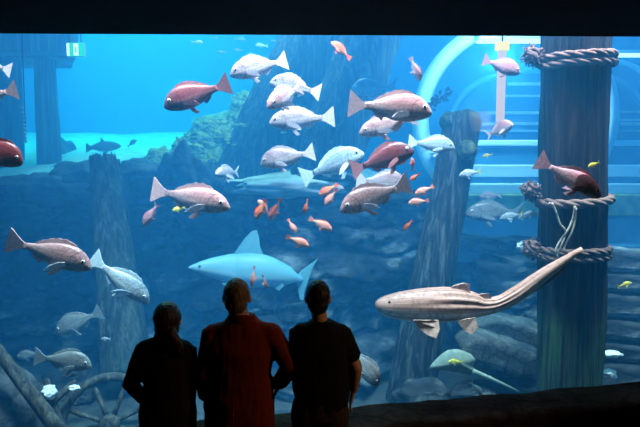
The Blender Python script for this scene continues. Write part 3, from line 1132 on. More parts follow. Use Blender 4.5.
def frayed_end(parent, p0, seed, nn=16, ln=.2, dirx=-1, rr_=.012):
    bm = bmesh.new()
    q = random.Random(seed)
    for i in range(nn):
        p = Vector(p0)
        dv = Vector((dirx * q.uniform(.1, 1), q.uniform(-.7, .3), q.uniform(-.7, .9))).normalized()
        pts = [p]
        for k in range(5):
            dv = (dv + Vector((q.uniform(-.6, .6), q.uniform(-.6, .6), q.uniform(-.7, .5)))).normalized()
            p = p + dv * ln / 5
            pts.append(p)
        tube(bm, pts, [rr_ * (1 - .14 * k) for k in range(6)], 5)
    return fin(bm, 'frayed_end', M_rope, parent)


def knot(parent, c, r, seed):
    bm = bmesh.new()
    q = random.Random(seed)
    for k in range(3):
        ax = Matrix.Rotation(q.uniform(0, 6), 3, 'Z') @ Matrix.Rotation(q.uniform(.3, 1.3), 3, 'X')
        pts = [Vector(c) + ax @ Vector((math.cos(a_ * .3) * r, math.sin(a_ * .3) * r, .02 * math.sin(a_ * .6))) for a_ in range(22)]
        rope(bm, pts, .038, 7, fuzz=.2)
    return fin(bm, 'knot', M_rope, parent)


def rope_thing(py, turns, gap, wob, r, label, kpx, kpy, seed):
    c = at(574 - (py - 50) * .021, py, PD)
    rt = empty('rope', c, label, 'rope', 'ropes round the pile')
    bm = bmesh.new()
    rope(bm, [p - c for p in around(574 + .8 - (py - 50) * .021, py, rp * 1.03 + r * .75, turns, gap, wob, R(190))], r, 7, fuzz=.15)
    fin(bm, 'rope_coil', M_rope, rt)
    kp = at(kpx, kpy, PD - .12) - c
    knot(rt, kp, .055, seed)
    frayed_end(rt, kp, seed + 1, 34, .13, -.5, .017)
    frayed_end(rt, kp + Vector((.05, 0, -.03)), seed + 2, 26, .12, -.2, .017)
    return rt


rope_thing(60, 2.0, .076, .004, .040, 'upper brown rope wound twice round the timber pile', 532, 55, 21)
rope_thing(198, 1.0, .07, .012, .046, 'middle brown rope wound once round the timber pile with frayed knot', 530, 190, 31)
rt = rope_thing(249, 2.0, .07, -.006, .038, 'lower brown rope wound round the timber pile with shaggy end', 531, 248, 41)
# pale twine hanging between middle and lower rope
tw = empty('twine', at(565, 215, 6.07), 'pale frayed twine hanging from the middle rope to the lower rope', 'twine')
bm = bmesh.new()
for pts in ([(552, 203), (556, 212), (560, 224), (566, 232), (562, 244), (558, 256), (556, 266)], [(575, 206), (573, 218), (568, 230), (562, 238), (556, 250), (558, 262), (553, 272)],
            [(576, 208), (575, 220), (572, 232), (566, 243), (563, 252)], [(549, 203), (553, 206), (557, 214)]):
    tube(bm, [p - tw.location for p in smooth_path([at(x, y, 6.04 + .01 * (i % 2)) for i, (x, y) in enumerate(pts)], 5)], .011, 6)
fin(bm, 'strands', M_twine, tw)

# ------------------------------------------------------------------ tunnel
t = NT('tunnel_acrylic')
tr = t.n('ShaderNodeBsdfTransparent')
tr.inputs[0].default_value = (.90, .97, .99, 1)
gl = t.n('ShaderNodeBsdfPrincipled')
gl.inputs['Base Color'].default_value = (.55, .80, .88, 1)
gl.inputs['Roughness'].default_value = .15
mx = t.n('ShaderNodeMixShader', i_0=.035)
t.l(tr.outputs[0], mx.inputs[1])
t.l(gl.outputs[0], mx.inputs[2])
t.l(mx.outputs[0], t.out.inputs[0])
M_tube = t.m
A0 = at(512, 118, 10.0)
AX = Vector((.62, .785, 0))
SD = Vector((.785, -.62, 0))
tu = empty('viewing_tunnel', A0, 'pale blue acrylic walk-through tunnel behind the roped pile', 'tunnel')


def circ(k, r, s, a0=0, a1=360):
    out = []
    nn = 64
    for i in range(nn + 1):
        an = R(a0 + (a1 - a0) * i / nn)
        out.append(AX * s + SD * (math.cos(an) * r) + Vector((0, 0, math.sin(an) * r)))
    return out


SDA = Vector((.95, -.31, 0)).normalized()
for i, (s, r, w) in enumerate([(0, 1.46, .17), (5.0, 1.44, .09)]):
    bm = bmesh.new()
    pts = []
    for k in range(64):
        an = 2 * math.pi * k / 64
        dr = SDA if i == 0 else SD
        pts.append(AX * s + dr * (math.cos(an) * r) + Vector((0, 0, math.sin(an) * r)))
    loft(bm, [(p, .10 if i == 0 else .06, w, w) for p in pts], 8, up=AX, close=True, power=.6)
    fin(bm, 'ring', M_white, tu)
bm = bmesh.new()
nn = 64
V = []
for k in range(nn):
    an = 2 * math.pi * k / nn
    q = Vector((0, 0, math.sin(an) * 1.42))
    V.append([bm.verts.new(SDA * (math.cos(an) * 1.42) + q)] + [bm.verts.new(AX * (s * 5.2 / 8 + .2) + SD * (math.cos(an) * 1.42) + q) for s in range(1, 9)])
for k in range(nn):
    for s in range(8):
        bm.faces.new((V[k][s], V[(k + 1) % nn][s], V[(k + 1) % nn][s + 1], V[k][s + 1]))
fin(bm, 'acrylic_tube', M_tube, tu)
bm = bmesh.new()                                    # far end: a blue bulkhead with a dark doorway
loft(bm, [(AX * 5.2, 1.4, 1.4, 1.4), (AX * 5.3, 1.4, 1.4, 1.4)], 40)
fin(bm, 'bulkhead', M_bluedeck, tu)
vc = at(548, 142, 11.0) - A0                         # rounded blue end wall of the vault with pale streak bars
bm = bmesh.new()
vw, vh = 98 / F * 11, 70 / F * 11
loft(bm, [(vc, vw, vh, vh), (vc + Vector((0, .12, 0)), vw, vh, vh)], 64, power=.72)
vwall = fin(bm, 'vault_wall', M_vault, tu)
bm = bmesh.new()
loft(bm, [(vc + Vector((math.copysign(abs(math.cos(a_)) ** .72, math.cos(a_)) * vw, -.02, math.copysign(abs(math.sin(a_)) ** .72, math.sin(a_)) * vh)), .05, .035, .035) for a_ in [2 * math.pi * k / 72 for k in range(72)]], 8, up=Vector((0, 1, 0)), close=True)
fin(bm, 'vault_rim', M_bluedeck, tu)
for y_, x0_, x1_, h_ in ((84, 508, 548, 3), (96, 500, 548, 2), (113, 488, 548, 3), (124, 470, 640, 3), (131, 470, 640, 2), (112, 606, 640, 2), (120, 606, 640, 2)):
    bm = bmesh.new()
    a_ = at((x0_ + x1_) / 2, y_, 10.94) - A0
    box(bm, a_, ((x1_ - x0_) / F * 10.9, .08, h_ / F * 10.9), bev=.008)
    fin(bm, 'pale_bar', M_concrete, vwall, False)
bm = bmesh.new()                                    # walkway inside
rotd = Matrix.Rotation(math.atan2(AX.y, AX.x), 3, 'Z')
box(bm, AX * 2.7 + Vector((0, 0, -.78)), (5.0, 2.1, .10), rotd)
fin(bm, 'walkway', M_bluedeck, tu, False)
for zz in (.06, -.16, -.4):
    bm = bmesh.new()
    for sd in (-.95, .95):
        tube(bm, [SD * sd + AX * .3 + Vector((0, 0, zz)), SD * sd + AX * 5.0 + Vector((0, 0, zz))], .035, 8)
    fin(bm, 'handrail', M_white, tu)
for sd in (-.95, .95):
    for s in range(6):
        p = SD * sd + AX * (.4 + s * .9)
        bm = bmesh.new()
        tube(bm, [p + Vector((0, 0, -.74)), p + Vector((0, 0, .06))], .03, 8)
        fin(bm, 'rail_post', M_white, tu)

# stepped plinth the tunnel lies on, across the right of the tank
pl = empty('tunnel_plinth', at(545, 235, 9.0), 'long stepped pale plinth under the tunnel with weedy edge', 'plinth')
for nm, y0, y1, dd_, mt, x1 in [('top_slab', 146, 140, 9.55, M_white, 447), ('wall_panel', 166, 147, 9.62, M_bluedeck, 447), ('pale_step', 177, 165, 9.4, M_white, 447), ('wall_panel', 186, 177, 9.42, M_bluedeck, 446), ('pale_step', 194, 184, 9.2, M_white, 446),
                                ('weedy_step', 216, 195, 8.95, M_weedy, 444), ('foot_wall', 246, 216, 9.0, M_bluedeck, 444), ('pale_step', 262, 246, 8.7, M_bluedeck, 440)]:
    bm = bmesh.new()
    a_ = at(x1, y1, dd_)
    b_ = at(x1, y0, dd_)
    zt, zb_ = a_.z, b_.z
    X0, X1 = a_.x, 8.6
    box(bm, Vector(((X0 + X1) / 2, dd_ + .35, (zt + zb_) / 2)) - pl.location, (X1 - X0, .7, zt - zb_), bev=.015)
    fin(bm, nm, mt, pl, False)

# white tube lamp reflection, put in as a glowing bar with a warm top
lp = empty('tube_reflection', at(500, 122, 8.0), 'slim glowing bar for a reflected white tube lamp with warm yellow top, hanging before the tunnel', 'gleam')
bm = bmesh.new()
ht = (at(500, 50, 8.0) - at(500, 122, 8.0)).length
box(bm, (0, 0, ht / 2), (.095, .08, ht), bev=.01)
fin(bm, 'reflected_tube', emit('tube_reflection', (1, .62, .50, 1), 1.1), lp, False)
bm = bmesh.new()
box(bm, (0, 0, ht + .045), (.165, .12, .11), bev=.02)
fin(bm, 'gleam', emit('warm_reflection', (1, .60, .12, 1), 1.8), lp, False)
bm = bmesh.new()
tube(bm, [Vector((0, 0, ht + .09)), Vector((0, 0, ht + 1.4))], .012, 6)
fin(bm, 'cord', M_trunk, lp)  # added cord above the reflection bar
ptl = bpy.data.lights.new('tunnel_fill', 'POINT')  # added fill, brightens the tunnel ring and steps
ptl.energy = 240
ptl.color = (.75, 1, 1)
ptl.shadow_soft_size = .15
po = bpy.data.objects.new('tunnel_fill', ptl)
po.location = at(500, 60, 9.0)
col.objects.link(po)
# white glare in the tunnel roof, put in as glowing strips
for px0, px1, py, d_, lb in ((478, 545, 42, 9.9, 'white glare strip in the tunnel roof behind the reflected tube lamp'), (608, 668, 56, 10.4, 'white glare strip in the tunnel roof right of the pile')):
    rt_ = empty('glare_strip', at((px0 + px1) / 2, py, d_), lb, 'gleam', 'glare strips in the tunnel')
    w = (px1 - px0) / F * d_
    bm = bmesh.new()
    box(bm, (0, .05, .06), (w, .3, .05), bev=.01)
    fin(bm, 'glare_back', M_white, rt_, False)
    bm = bmesh.new()
    box(bm, (0, .05, .02), (w * .96, .24, .04), bev=.01)
    fin(bm, 'glare_face', emit('strip_white', (.85, .95, 1, 1), 2.5), rt_, False)

# dark twig of weed in front of the ring
wt = empty('weed_twig', at(428, 108, 8.6), 'dark leafy twig of weed in front of the white tunnel ring', 'weed')
bm = bmesh.new()
q = random.Random(3)
stem = smooth_path([at(424, 112, 8.6), at(432, 105, 8.6), at(440, 99, 8.6), at(450, 92, 8.6)], 4)
tube(bm, [p - wt.location for p in stem], .012, 6)
fin(bm, 'stem', M_trunk, wt)
bm = bmesh.new()
for p in stem:
    for k in range(3):
        c = p - wt.location + Vector((q.uniform(-.07, .07), q.uniform(-.06, .06), q.uniform(-.06, .07)))
        ball(bm, c, (.035, .012, .022), Matrix.Rotation(q.uniform(0, 3), 3, 'Y'), 8)
fin(bm, 'leaves', M_rock2, wt)

# ------------------------------------------------------------------ rocks, slabs, coral, wreck
def rock(name, c, s, seed, mat, label, cat='rock', group=None, rough=.35, scale=1.6, peak=0):
    bm = bmesh.new()
    bmesh.ops.create_icosphere(bm, subdivisions=4, radius=1)
    for v in bm.verts:
        g = 1 + rough * fb(v.co + Vector((seed * 3.1, 0, 0)), scale, 5)
        v.co *= g
        if peak and v.co.z > 0:
            v.co.x *= 1 - peak * v.co.z
            v.co.y *= 1 - peak * v.co.z
        v.co.x *= s[0]
        v.co.y *= s[1]
        v.co.z *= s[2]
    o = fin(bm, name, mat)
    o.location = c
    return tag(o, label, cat, group)


GR = 'rocks on the sand terrace'
rock('rock', at(182, 184, 8.7), (.36, .3, .56), 2, M_rock2, 'dark peaked rock at the foot of the reef, left of the small pale snapper', group=GR, peak=.35)
rock('rock', at(205, 186, 8.9), (.28, .3, .33), 3, M_rock2, 'low dark rock right beside the peaked rock', group=GR)
rock('rock', at(80, 180, 8.6), (.42, .35, .26), 4, M_rock2, 'low dark rock left of the broken stump', group=GR)
rock('rock', at(40, 190, 8.4), (.6, .35, .24), 5, M_rock2, 'wide flat rock below the far jetty pile', group=GR)
rock('rock', at(143, 178, 8.9), (.45, .4, .24), 6, M_rock2, 'rounded rock right of the broken stump', group=GR)
rock('rock', at(62, 154, 12.0), (.26, .26, .3), 7, M_rock2, 'small rock on bright sand beside the far jetty pile', group=GR)
rock('rock', at(66, 172, 10.5), (.3, .3, .12), 27, M_rock2, 'flat stone on bright sand below the far jetty pile', group=GR)
rock('rock', at(-2, 420, 6.0), (.48, .35, .62), 8, M_rock2, 'big dark rock at the bottom left behind the leaning log')
GC = 'coral heads of the far reef'
spots = []
for i in range(64):
    u = rr.random()
    px = 156 + 140 * u
    crest = interp([(150, 162), (178, 150), (205, 130), (235, 106), (262, 88), (285, 78), (300, 76)], px)
    py = crest + (176 - crest) * rr.random() ** 1.1
    spots.append((px, py))
for i, (px, py) in enumerate(spots):
    dd_ = 10.15 + (170 - py) * .014
    s = rr.uniform(.14, .30)
    rock('coral_head', at(px, py, dd_), (s, s, s * rr.uniform(.6, .95)), 40 + i, M_coral, 'lumpy yellow-green coral head in the far reef mound', 'coral', GC, .4, 3.2)
# the mound the coral grows on
bm = bmesh.new()
bmesh.ops.create_icosphere(bm, subdivisions=5, radius=1)
for v in bm.verts:
    g = 1 + .3 * fb(v.co + Vector((9, 0, 0)), 1.7, 5)
    v.co = Vector((v.co.x * 1.7 * g + .4 * v.co.z, v.co.y * .9 * g, v.co.z * 1.25 * g))
o = fin(bm, 'reef_mound', M_coral)
o.location = at(258, 165, 11.6)
tag(o, kind='structure')
# light sandy shelf under the silver snapper
rock('sandy_shelf', at(292, 187, 8.25), (.75, .4, .14), 71, M_sand, 'pale sandy shelf on the rock face under the turquoise snapper', 'shelf', None, .35, 2)

# slabs and planks at the right
GS = 'sunken slabs beside the pile'


def slabrock(pts, d, depth, th, label, seed, mat=M_slab, dz=0, name='stone_slab'):
    """a broad slab: its front outline in pixels at depth d, running depth metres back"""
    c = at(sum(p[0] for p in pts) / len(pts), sum(p[1] for p in pts) / len(pts), d)
    bm = bmesh.new()
    A = [bm.verts.new(at(x, y, d) - c) for x, y in pts]
    B = [bm.verts.new(at(x, y, d) - c + Vector((.02, depth, dz))) for x, y in pts]
    n_ = len(pts)
    bm.faces.new(A)
    bm.faces.new(list(reversed(B)))
    for i in range(n_):
        j = (i + 1) % n_
        bm.faces.new((A[j], A[i], B[i], B[j]))
    bmesh.ops.recalc_face_normals(bm, faces=bm.faces)
    bmesh.ops.triangulate(bm, faces=bm.faces)
    bmesh.ops.subdivide_edges(bm, edges=bm.edges, cuts=3, use_grid_fill=True)
    for v in bm.verts:
        v.co += Vector((fb(v.co + Vector((seed, 0, 0)), 6), fb(v.co + Vector((0, seed, 0)), 4), fb(v.co + Vector((0, 0, seed)), 6))) * .022
    o = fin(bm, name, mat)
    o.location = c
    return tag(o, label, 'slab', GS)


slabrock([(462, 350), (478, 336), (510, 346), (548, 360), (548, 380), (512, 377), (500, 371), (470, 366)], 6.7, .5, 0, 'pale speckled slab left of the pile foot, beside the stingray', 1)
slabrock([(475, 328), (500, 322), (548, 332), (548, 352), (510, 343), (480, 334)], 7.2, .6, 0, 'speckled slab behind, just below the zebra shark tail', 2)
slabrock([(478, 262), (545, 270), (548, 300), (480, 288)], 8.3, .5, 0, 'dark slab above the zebra shark back, left of the pile', 3, M_cliff)
for i, (y0, y1, lb) in enumerate([(252, 272, 'topmost long dark slab right of the pile'), (275, 292, 'second long slab down right of the pile'), (296, 318, 'third long slab down right of the pile, the thickest'),
                                  (322, 340, 'fourth long slab down right of the pile'), (346, 362, 'fifth long slab down right of the pile, pale stones on it'), (366, 392, 'lowest long slab right of the pile at the ledge')]):
    slabrock([(590, y0 + 2), (615, y0), (650, y0 + 3), (700, y0 + 6), (700, y1 + 3), (640, y1), (590, y1 - 2)], 7.25 - .09 * i, .6, 0, lb, 10 + i, M_cliff)
for px, py, s, lb in ((612, 354, (.10, .07, .035), 'flat white stone on the slabs right of the pile'), (608, 374, (.09, .07, .05), 'lumpy white stone low right of the pile'), (49, 392, (.07, .06, .06), 'bright white stone left of the sunken wheel'), (74, 388, (.05, .04, .03), 'small bright stone on the rim of the sunken wheel'),
                      (524, 246, (.07, .05, .05), 'white lump of coral beside the shaggy lower rope'), ):
    rock('white_stone', at(px, py, 6.5 if px > 500 else 5.75), s, px, M_white, lb, 'stone', 'white stones')
# rubble on the tank bed
for i in range(16):
    px = rr.uniform(-60, 540)
    d_ = rr.uniform(6.3, 7.5)
    if abs(px - 100) < 90 and d_ < 6.8:
        d_ += .7
    X = at(px, 400, d_).x
    s_ = rr.uniform(.14, .32)
    rock('rubble_stone', Vector((X, d_, BED + s_ * .25)), (s_, s_ * .8, s_ * rr.uniform(.45, .8)), 90 + i, M_cliff, 'rough dark rubble stone on the tank bed at the foot of the rock face', 'stone', 'rubble on the tank bed')
# logs
trunk('driftwood_log', at(-20, 328, 5.75), at(66, 440, 5.55), .055, .075, M_log, 'thin log slanting across the bottom left corner', 'log', seed=11, n=14)
trunk('driftwood_log', at(246, 316, 7.3), at(316, 303, 7.5), .035, .045, M_stump, 'thin pale log between the heads of the two men', 'log', seed=12, n=14)
trunk('driftwood_log', at(46, 379, 5.9), at(58, 432, 5.75), .03, .075, M_log, 'short upright log left of the sunken wheel', 'log', seed=13, n=14)
trunk('driftwood_log', at(76, 381, 5.95), at(52, 402, 5.8), .025, .04, M_log, 'forked stick resting on the sunken wheel', 'log', seed=14, n=14)

# sunken wheel
wc = at(110, 424, 6.0)
wh = empty('ship_wheel', wc, 'old wooden spoked wheel sunk in the bottom left corner', 'wheel')
RW = .46
bm = bmesh.new()
wm = Matrix.Rotation(R(12), 3, 'Z') @ Matrix.Rotation(R(-18), 3, 'X')
loft(bm, [(wm @ Vector((math.cos(a_) * RW, 0, math.sin(a_) * RW)), .045, .05, .05) for a_ in [2 * math.pi * k / 56 for k in range(56)]], 8, up=wm @ Vector((0, 1, 0)), close=True, power=.6,
     bump=lambda t_, a_: .25 * noise.noise(Vector((t_ * 30, a_, 0))))
fin(bm, 'rim', M_log, wh)
bm = bmesh.new()
tube(bm, [wm @ Vector((0, -.09, 0)), wm @ Vector((0, -.05, 0)), wm @ Vector((0, .05, 0)), wm @ Vector((0, .09, 0))], [.06, .1, .1, .06], 16)
fin(bm, 'hub', M_log, wh)
for k in range(8):
    an = R(22 + 45 * k)
    bm = bmesh.new()
    dv = Vector((math.cos(an), 0, math.sin(an)))
    tube(bm, [wm @ (dv * x) for x in (.06, .2, .3, RW)], [.03, .022, .03, .02], 8)
    fin(bm, 'spoke', M_log, wh)

# ------------------------------------------------------------------ people
M_skin = plain('skin', (.50, .28, .19, 1), .5, .3, .08, 30)
M_skin2 = plain('skin_tan', (.52, .28, .17, 1), .5, .3, .08, 30)
M_hairg = plain('grey_brown_hair', (.16, .10, .065, 1), .6, .3, .5, 80)
M_hairb = plain('black_hair', (.02, .015, .012, 1), .5, .3, .4, 80)
M_hairw = plain('dark_brown_hair', (.035, .02, .014, 1), .5, .3, .4, 80)
M_maroon = plain('maroon_wool', (.17, .022, .014, 1), .9, .1, .18, 60)
M_black = plain('black_cloth', (.012, .012, .014, 1), .9, .1, .2, 60)
M_navy = plain('dark_cloth', (.018, .015, .02, 1), .9, .1, .2, 60)
M_trs = plain('brown_trousers', (.05, .03, .022, 1), .9, .1, .2, 60)
M_shoe = plain('black_leather', (.015, .013, .012, 1), .4, .4)
PY = 3.95


def P3(px, py, dy=0.0):
    p = at(px, py, PY)
    return Vector((p.x, PY + dy, p.z))


def chain(bm, pts, rs, n=14):
    P = [Vector(p) for p in pts]
    e0 = (P[0] - P[1]).normalized()
    e1 = (P[-1] - P[-2]).normalized()
    sts = [(P[0] + e0 * rs[0] * .75, rs[0] * .5)] + list(zip(P, rs)) + [(P[-1] + e1 * rs[-1] * .75, rs[-1] * .5)]
    loft(bm, [(p, r, r, r) for p, r in sts], n, up=Vector((0, 1, .01)))


def hand(bm, w, dv, side, curl=.5, s=1.0):
    """palm and five curled fingers from wrist w along dv; side: which way the thumb lies"""
    dv = dv.normalized()
    sd = Vector(side)
    sd = (sd - dv * sd.dot(dv)).normalized()
    nr = dv.cross(sd)
    pe = w + dv * .085 * s
    loft(bm, [(w, .02, .026, .026), (w + dv * .03 * s, .016, .036, .036), (pe, .014, .041, .041), (pe + dv * .012, .009, .03, .03)], 12, up=sd)
    for i, ln in enumerate((.070, .080, .074, .058)):
        o_ = (.030 - .020 * i)
        p = pe + sd * o_ * s
        d_ = dv.copy()
        pts = [p - dv * .02]
        for k in range(3):
            d_ = (d_ + nr * curl * (.25 + .2 * k)).normalized()
            pts.append(pts[-1] + d_ * (ln * s * (.45, .32, .26)[k] + (.02 if k == 0 else 0)))
        chain(bm, pts, [.010, .0095, .009, .0078], 8)
    tb = w + dv * .025 * s + sd * .028
    chain(bm, [tb, tb + (dv * .6 + sd * .75 + nr * .2).normalized() * .038, tb + (dv * .6 + sd * .75 + nr * .2).normalized() * .038 + (dv + nr * .3 + sd * .1).normalized() * .032], [.013, .012, .010], 8)


def head(bm, c, w=.078, h=.115, dpt=.097, turn=0.0):
    """skull, jaw, nose, lips and ears; the face looks to +y"""
    m_ = Matrix.Rotation(turn, 3, 'Z')
    T = lambda x, y, z: Vector(c) + m_ @ Vector((x, y, z))
    ball(bm, T(0, -.012, .022), (w, dpt, h * .83), m_, 20)
    loft(bm, [(T(0, .03, -h * 1.0), .030, .035, .03), (T(0, .025, -h * .82), .05, .05, .055), (T(0, .018, -h * .5), .062, .06, .06), (T(0, .01, -.0), w * .92, .075, .075)], 16, up=m_ @ Vector((0, 1, 0)))
    chain(bm, [T(0, dpt - .022, .012), T(0, dpt + .002, -.018), T(0, dpt + .004, -.03)], [.010, .013, .014], 8)
    chain(bm, [T(-.045, dpt * .76, .028), T(0, dpt * .86, .024), T(.045, dpt * .76, .028)], [.012, .013, .012], 8)
    chain(bm, [T(-.02, dpt * .80, -.060), T(0, dpt * .87, -.059), T(.02, dpt * .80, -.060)], [.007, .009, .007], 8)
    for s in (-1, 1):
        ball(bm, T(s * (w + .004), -.012, -.008), (.011, .020, .032), m_ @ Matrix.Rotation(R(-12), 3, 'X') @ Matrix.Rotation(R(18 * s), 3, 'Z'), 12)


def person(px, head_c, sh_l, sh_r, el_l, wr_l, el_r, wr_r, label, skin, top_mat, leg_mat, hair_mat, tor, hair, sleeve=(1, 1), topname='jacket', hd=(.078, .115, .097), hem=.80,
           sl=(.062, .05), turn=0, arms=None, neck_r=.060, trap=.06, hands=((0, 1, 0), (0, 1, 0)), collar=True):
    X0 = P3(px, 340).x
    root = empty('person', (X0, PY, 0), label, 'person')
    o3 = Vector((X0, PY, 0))
    Q = lambda v: v - o3
    cc = Q(head_c)
    bm = bmesh.new()
    head(bm, cc, *hd, turn=turn)
    zs_ = (sh_l.z + sh_r.z) / 2
    mid = Q((sh_l + sh_r) / 2)
    chain(bm, [mid + Vector((0, 0, .0)), mid + Vector((0, .0, .05)), cc + Vector((0, -.012, -.06))], [.075, neck_r, neck_r * .97])
    # trunk of the body
    tz = [(.86, .14, .09), (.95, .145, .095), (1.08, .12, .08), (1.25, .13, .085), (zs_ - .06, .14, .072), (zs_ + .0, .10, .055)]
    loft(bm, [(Vector((mid.x * (1 if z > 1.2 else .6), 0, z)), w * tor, d_, d_) for z, w, d_ in tz], 20, up=Vector((0, 1, 0)))
    for s, sh_, el, wr, hdv in ((-1, sh_l, el_l, wr_l, hands[0]), (1, sh_r, el_r, wr_r, hands[1])):
        a_, b_, c_ = Q(sh_), Q(el), Q(wr)
        chain(bm, [a_, a_.lerp(b_, .5), b_, b_.lerp(c_, .4), c_], [.055, .048, .040, .038, .027])
        hand(bm, c_, Vector(hdv[0]), hdv[1], hdv[2])
    lg = [(.10, 0, .90), (.10, .015, .5), (.105, -.02, .09)]
    for s in (-1, 1):
        chain(bm, [Vector((s * x, y, z)) for x, y, z in ((.085, 0, .88), (.09, .01, .68), (.095, .012, .50), (.10, -.012, .32), (.10, -.02, .10))], [.085, .072, .052, .052, .036])
        loft(bm, [(Vector((s * .105, -.06, .05)), .03, .04, .03), (Vector((s * .108, .02, .055)), .036, .04, .045), (Vector((s * .115, .12, .035)), .042, .022, .025), (Vector((s * .118, .17, .03)), .03, .015, .02)], 12)
    remeshed(bm, 'body', skin, root, .0075, 3)
    for s in (-1, 1):
        bm = bmesh.new()
        m_ = Matrix.Rotation(turn, 3, 'Z')
        ball(bm, cc + m_ @ Vector((s * .032, hd[2] * .80, .006)), .0125, seg=12)
        e = fin(bm, 'eye', [M_white, M_eye], root)
        fr = cc + m_ @ Vector((s * .032, hd[2] * .80 + .0125, .006))
        for p in e.data.polygons:
            if (p.center - fr).length < .008:
                p.material_index = 1
    # garment: torso and sleeves as one skin
    bm = bmesh.new()
    loft(bm, [(Vector((mid.x + dx, dy, z)), w, d_, d_) for z, w, d_, dx, dy in arms], 24, up=Vector((0, 1, 0)), power=.9)
    for sh_, el, wr, f_ in ((sh_l, el_l, wr_l, sleeve[0]), (sh_r, el_r, wr_r, sleeve[1])):
        a_, b_, c_ = Q(sh_), Q(el), Q(wr)
        chain(bm, [mid + Vector((0, -.005, trap)), mid.lerp(a_, .5) + Vector((0, -.005, trap * .52)), a_ + Vector((0, 0, .012))], [.058, .060, sl[0] * .95])
        if f_ >= 1:
            chain(bm, [mid.lerp(a_, .55) + Vector((0, 0, .01)), a_, a_.lerp(b_, .5), b_, b_.lerp(c_, .5), b_.lerp(c_, .93)], [sl[0] * .95, sl[0] * 1.08, sl[0], sl[0] * .95, sl[1], sl[1] * .92])
        else:
            chain(bm, [mid.lerp(a_, .55) + Vector((0, 0, .01)), a_, a_.lerp(b_, .5), a_.lerp(b_, f_ * 1.6)], [sl[0] * .95, sl[0] * 1.06, sl[0], sl[0]])
    wr_ = lambda co: .006 * noise.noise(co * 9) + .004 * noise.noise(Vector((co.x * 30, co.y * 30, co.z * 8)))
    garment = remeshed(bm, topname, top_mat, root, .011, 5, wr_)
    if collar:
        bm = bmesh.new()
        loft(bm, [(mid + Vector((math.cos(a_) * (neck_r + .016), math.sin(a_) * (neck_r + .016), trap + .035 - .012 * math.sin(a_))), .010, .026, .03) for a_ in [2 * math.pi * k / 28 for k in range(28)]], 8, close=True)
        fin(bm, 'collar', top_mat, garment)
    bm = bmesh.new()
    for s in (-1, 1):
        chain(bm, [Vector((s * x, y, z)) for x, y, z in ((.07, 0, .93), (.085, 0, .86), (.095, .01, .5), (.102, -.01, .10))], [.115, .11, .082, .072])
    loft(bm, [(Vector((0, 0, z)), w, d_, d_) for z, w, d_ in ((.84, .165, .12), (.95, .17, .125), (1.02, .158, .115))], 20, up=Vector((0, 1, 0)))
    remeshed(bm, 'trousers', leg_mat, root, .012, 4)
    for s in (-1, 1):
        bm = bmesh.new()
        loft(bm, [(Vector((s * .105, -.085, .04)), .028, .045, .038), (Vector((s * .106, -.04, .055)), .042, .055, .053), (Vector((s * .109, .05, .05)), .046, .045, .048), (Vector((s * .116, .14, .035)), .050, .030, .033), (Vector((s * .118, .20, .028)), .030, .016, .026)], 14)
        fin(bm, 'shoe', M_shoe, root)
    # hair
    bm = bmesh.new()
    hair(bm, cc)
    remeshed(bm, 'hair', hair_mat, root, .007, 2, lambda co: .005 * noise.noise(Vector((co.x * 60, co.y * 60, co.z * 22))))
    return root


def cap(bm, cc, w, d_, h, low):
    ball(bm, cc + Vector((0, -.018, .026)), (w, d_, h), None, 20)
    ball(bm, cc + Vector((0, -.052, low)), (w * .86, d_ * .58, .07), None, 16)


# middle man, maroon jacket, right hand on hip
mc = P3(237, 297)
mz = lambda py: P3(240, py).z
mr = person(238, mc, P3(212, 336), P3(272, 335), P3(206, 374, -.02), P3(204, 400, .06), P3(291, 364, -.03), P3(279, 387, .05),
            'man in long maroon jacket, hand on hip, standing between the other two', M_skin, M_maroon, M_trs, M_hairg, 1.0,
            lambda bm, cc: cap(bm, cc, .087, .103, .102, -.03),
            arms=[(.70, .235, .13, -.02, 0), (.85, .235, .14, -.02, 0), (1.0, .22, .14, -.02, 0), (1.14, .205, .13, -.015, 0), (1.30, .225, .135, -.01, 0), (mz(338), .225, .115, -.005, 0), (mz(328), .180, .10, 0, 0), (mz(321), .125, .085, 0, 0), (mz(314), .078, .075, 0, 0)],
            sl=(.072, .060), hd=(.080, .115, .098), neck_r=.066, trap=.085,
            hands=((Vector((-.02, .05, -1)), (0, 1, 0), .5), (Vector((-.45, .25, -.85)), (.0, 1, .2), .7)))
bm = bmesh.new()                                     # back seam and vent of the jacket
o3 = Vector((P3(238, 340).x, PY, 0))
pts = [Vector((P3(237, 340).x - o3.x - .01, -.158 if z < 1.2 else -.15, z)) for z in (.72, .8, .9, 1.0, 1.05)]
tube(bm, pts, .006, 6)
fin(bm, 'back_vent', M_maroon, next(c for c in mr.children if c.name.startswith('jacket')))

wc_ = P3(168, 320)
mz2 = lambda py: P3(168, py).z


def bob(bm, cc):
    ball(bm, cc + Vector((-.002, -.014, .022)), (.090, .108, .104), None, 20)
    ball(bm, cc + Vector((.0, -.035, -.045)), (.082, .082, .085), None, 16)
    chain(bm, [cc + Vector((.03, -.085, -.05)), cc + Vector((.065, -.09, -.11)), cc + Vector((.095, -.09, -.17)), cc + Vector((.105, -.085, -.215))], [.04, .038, .03, .014], 10)


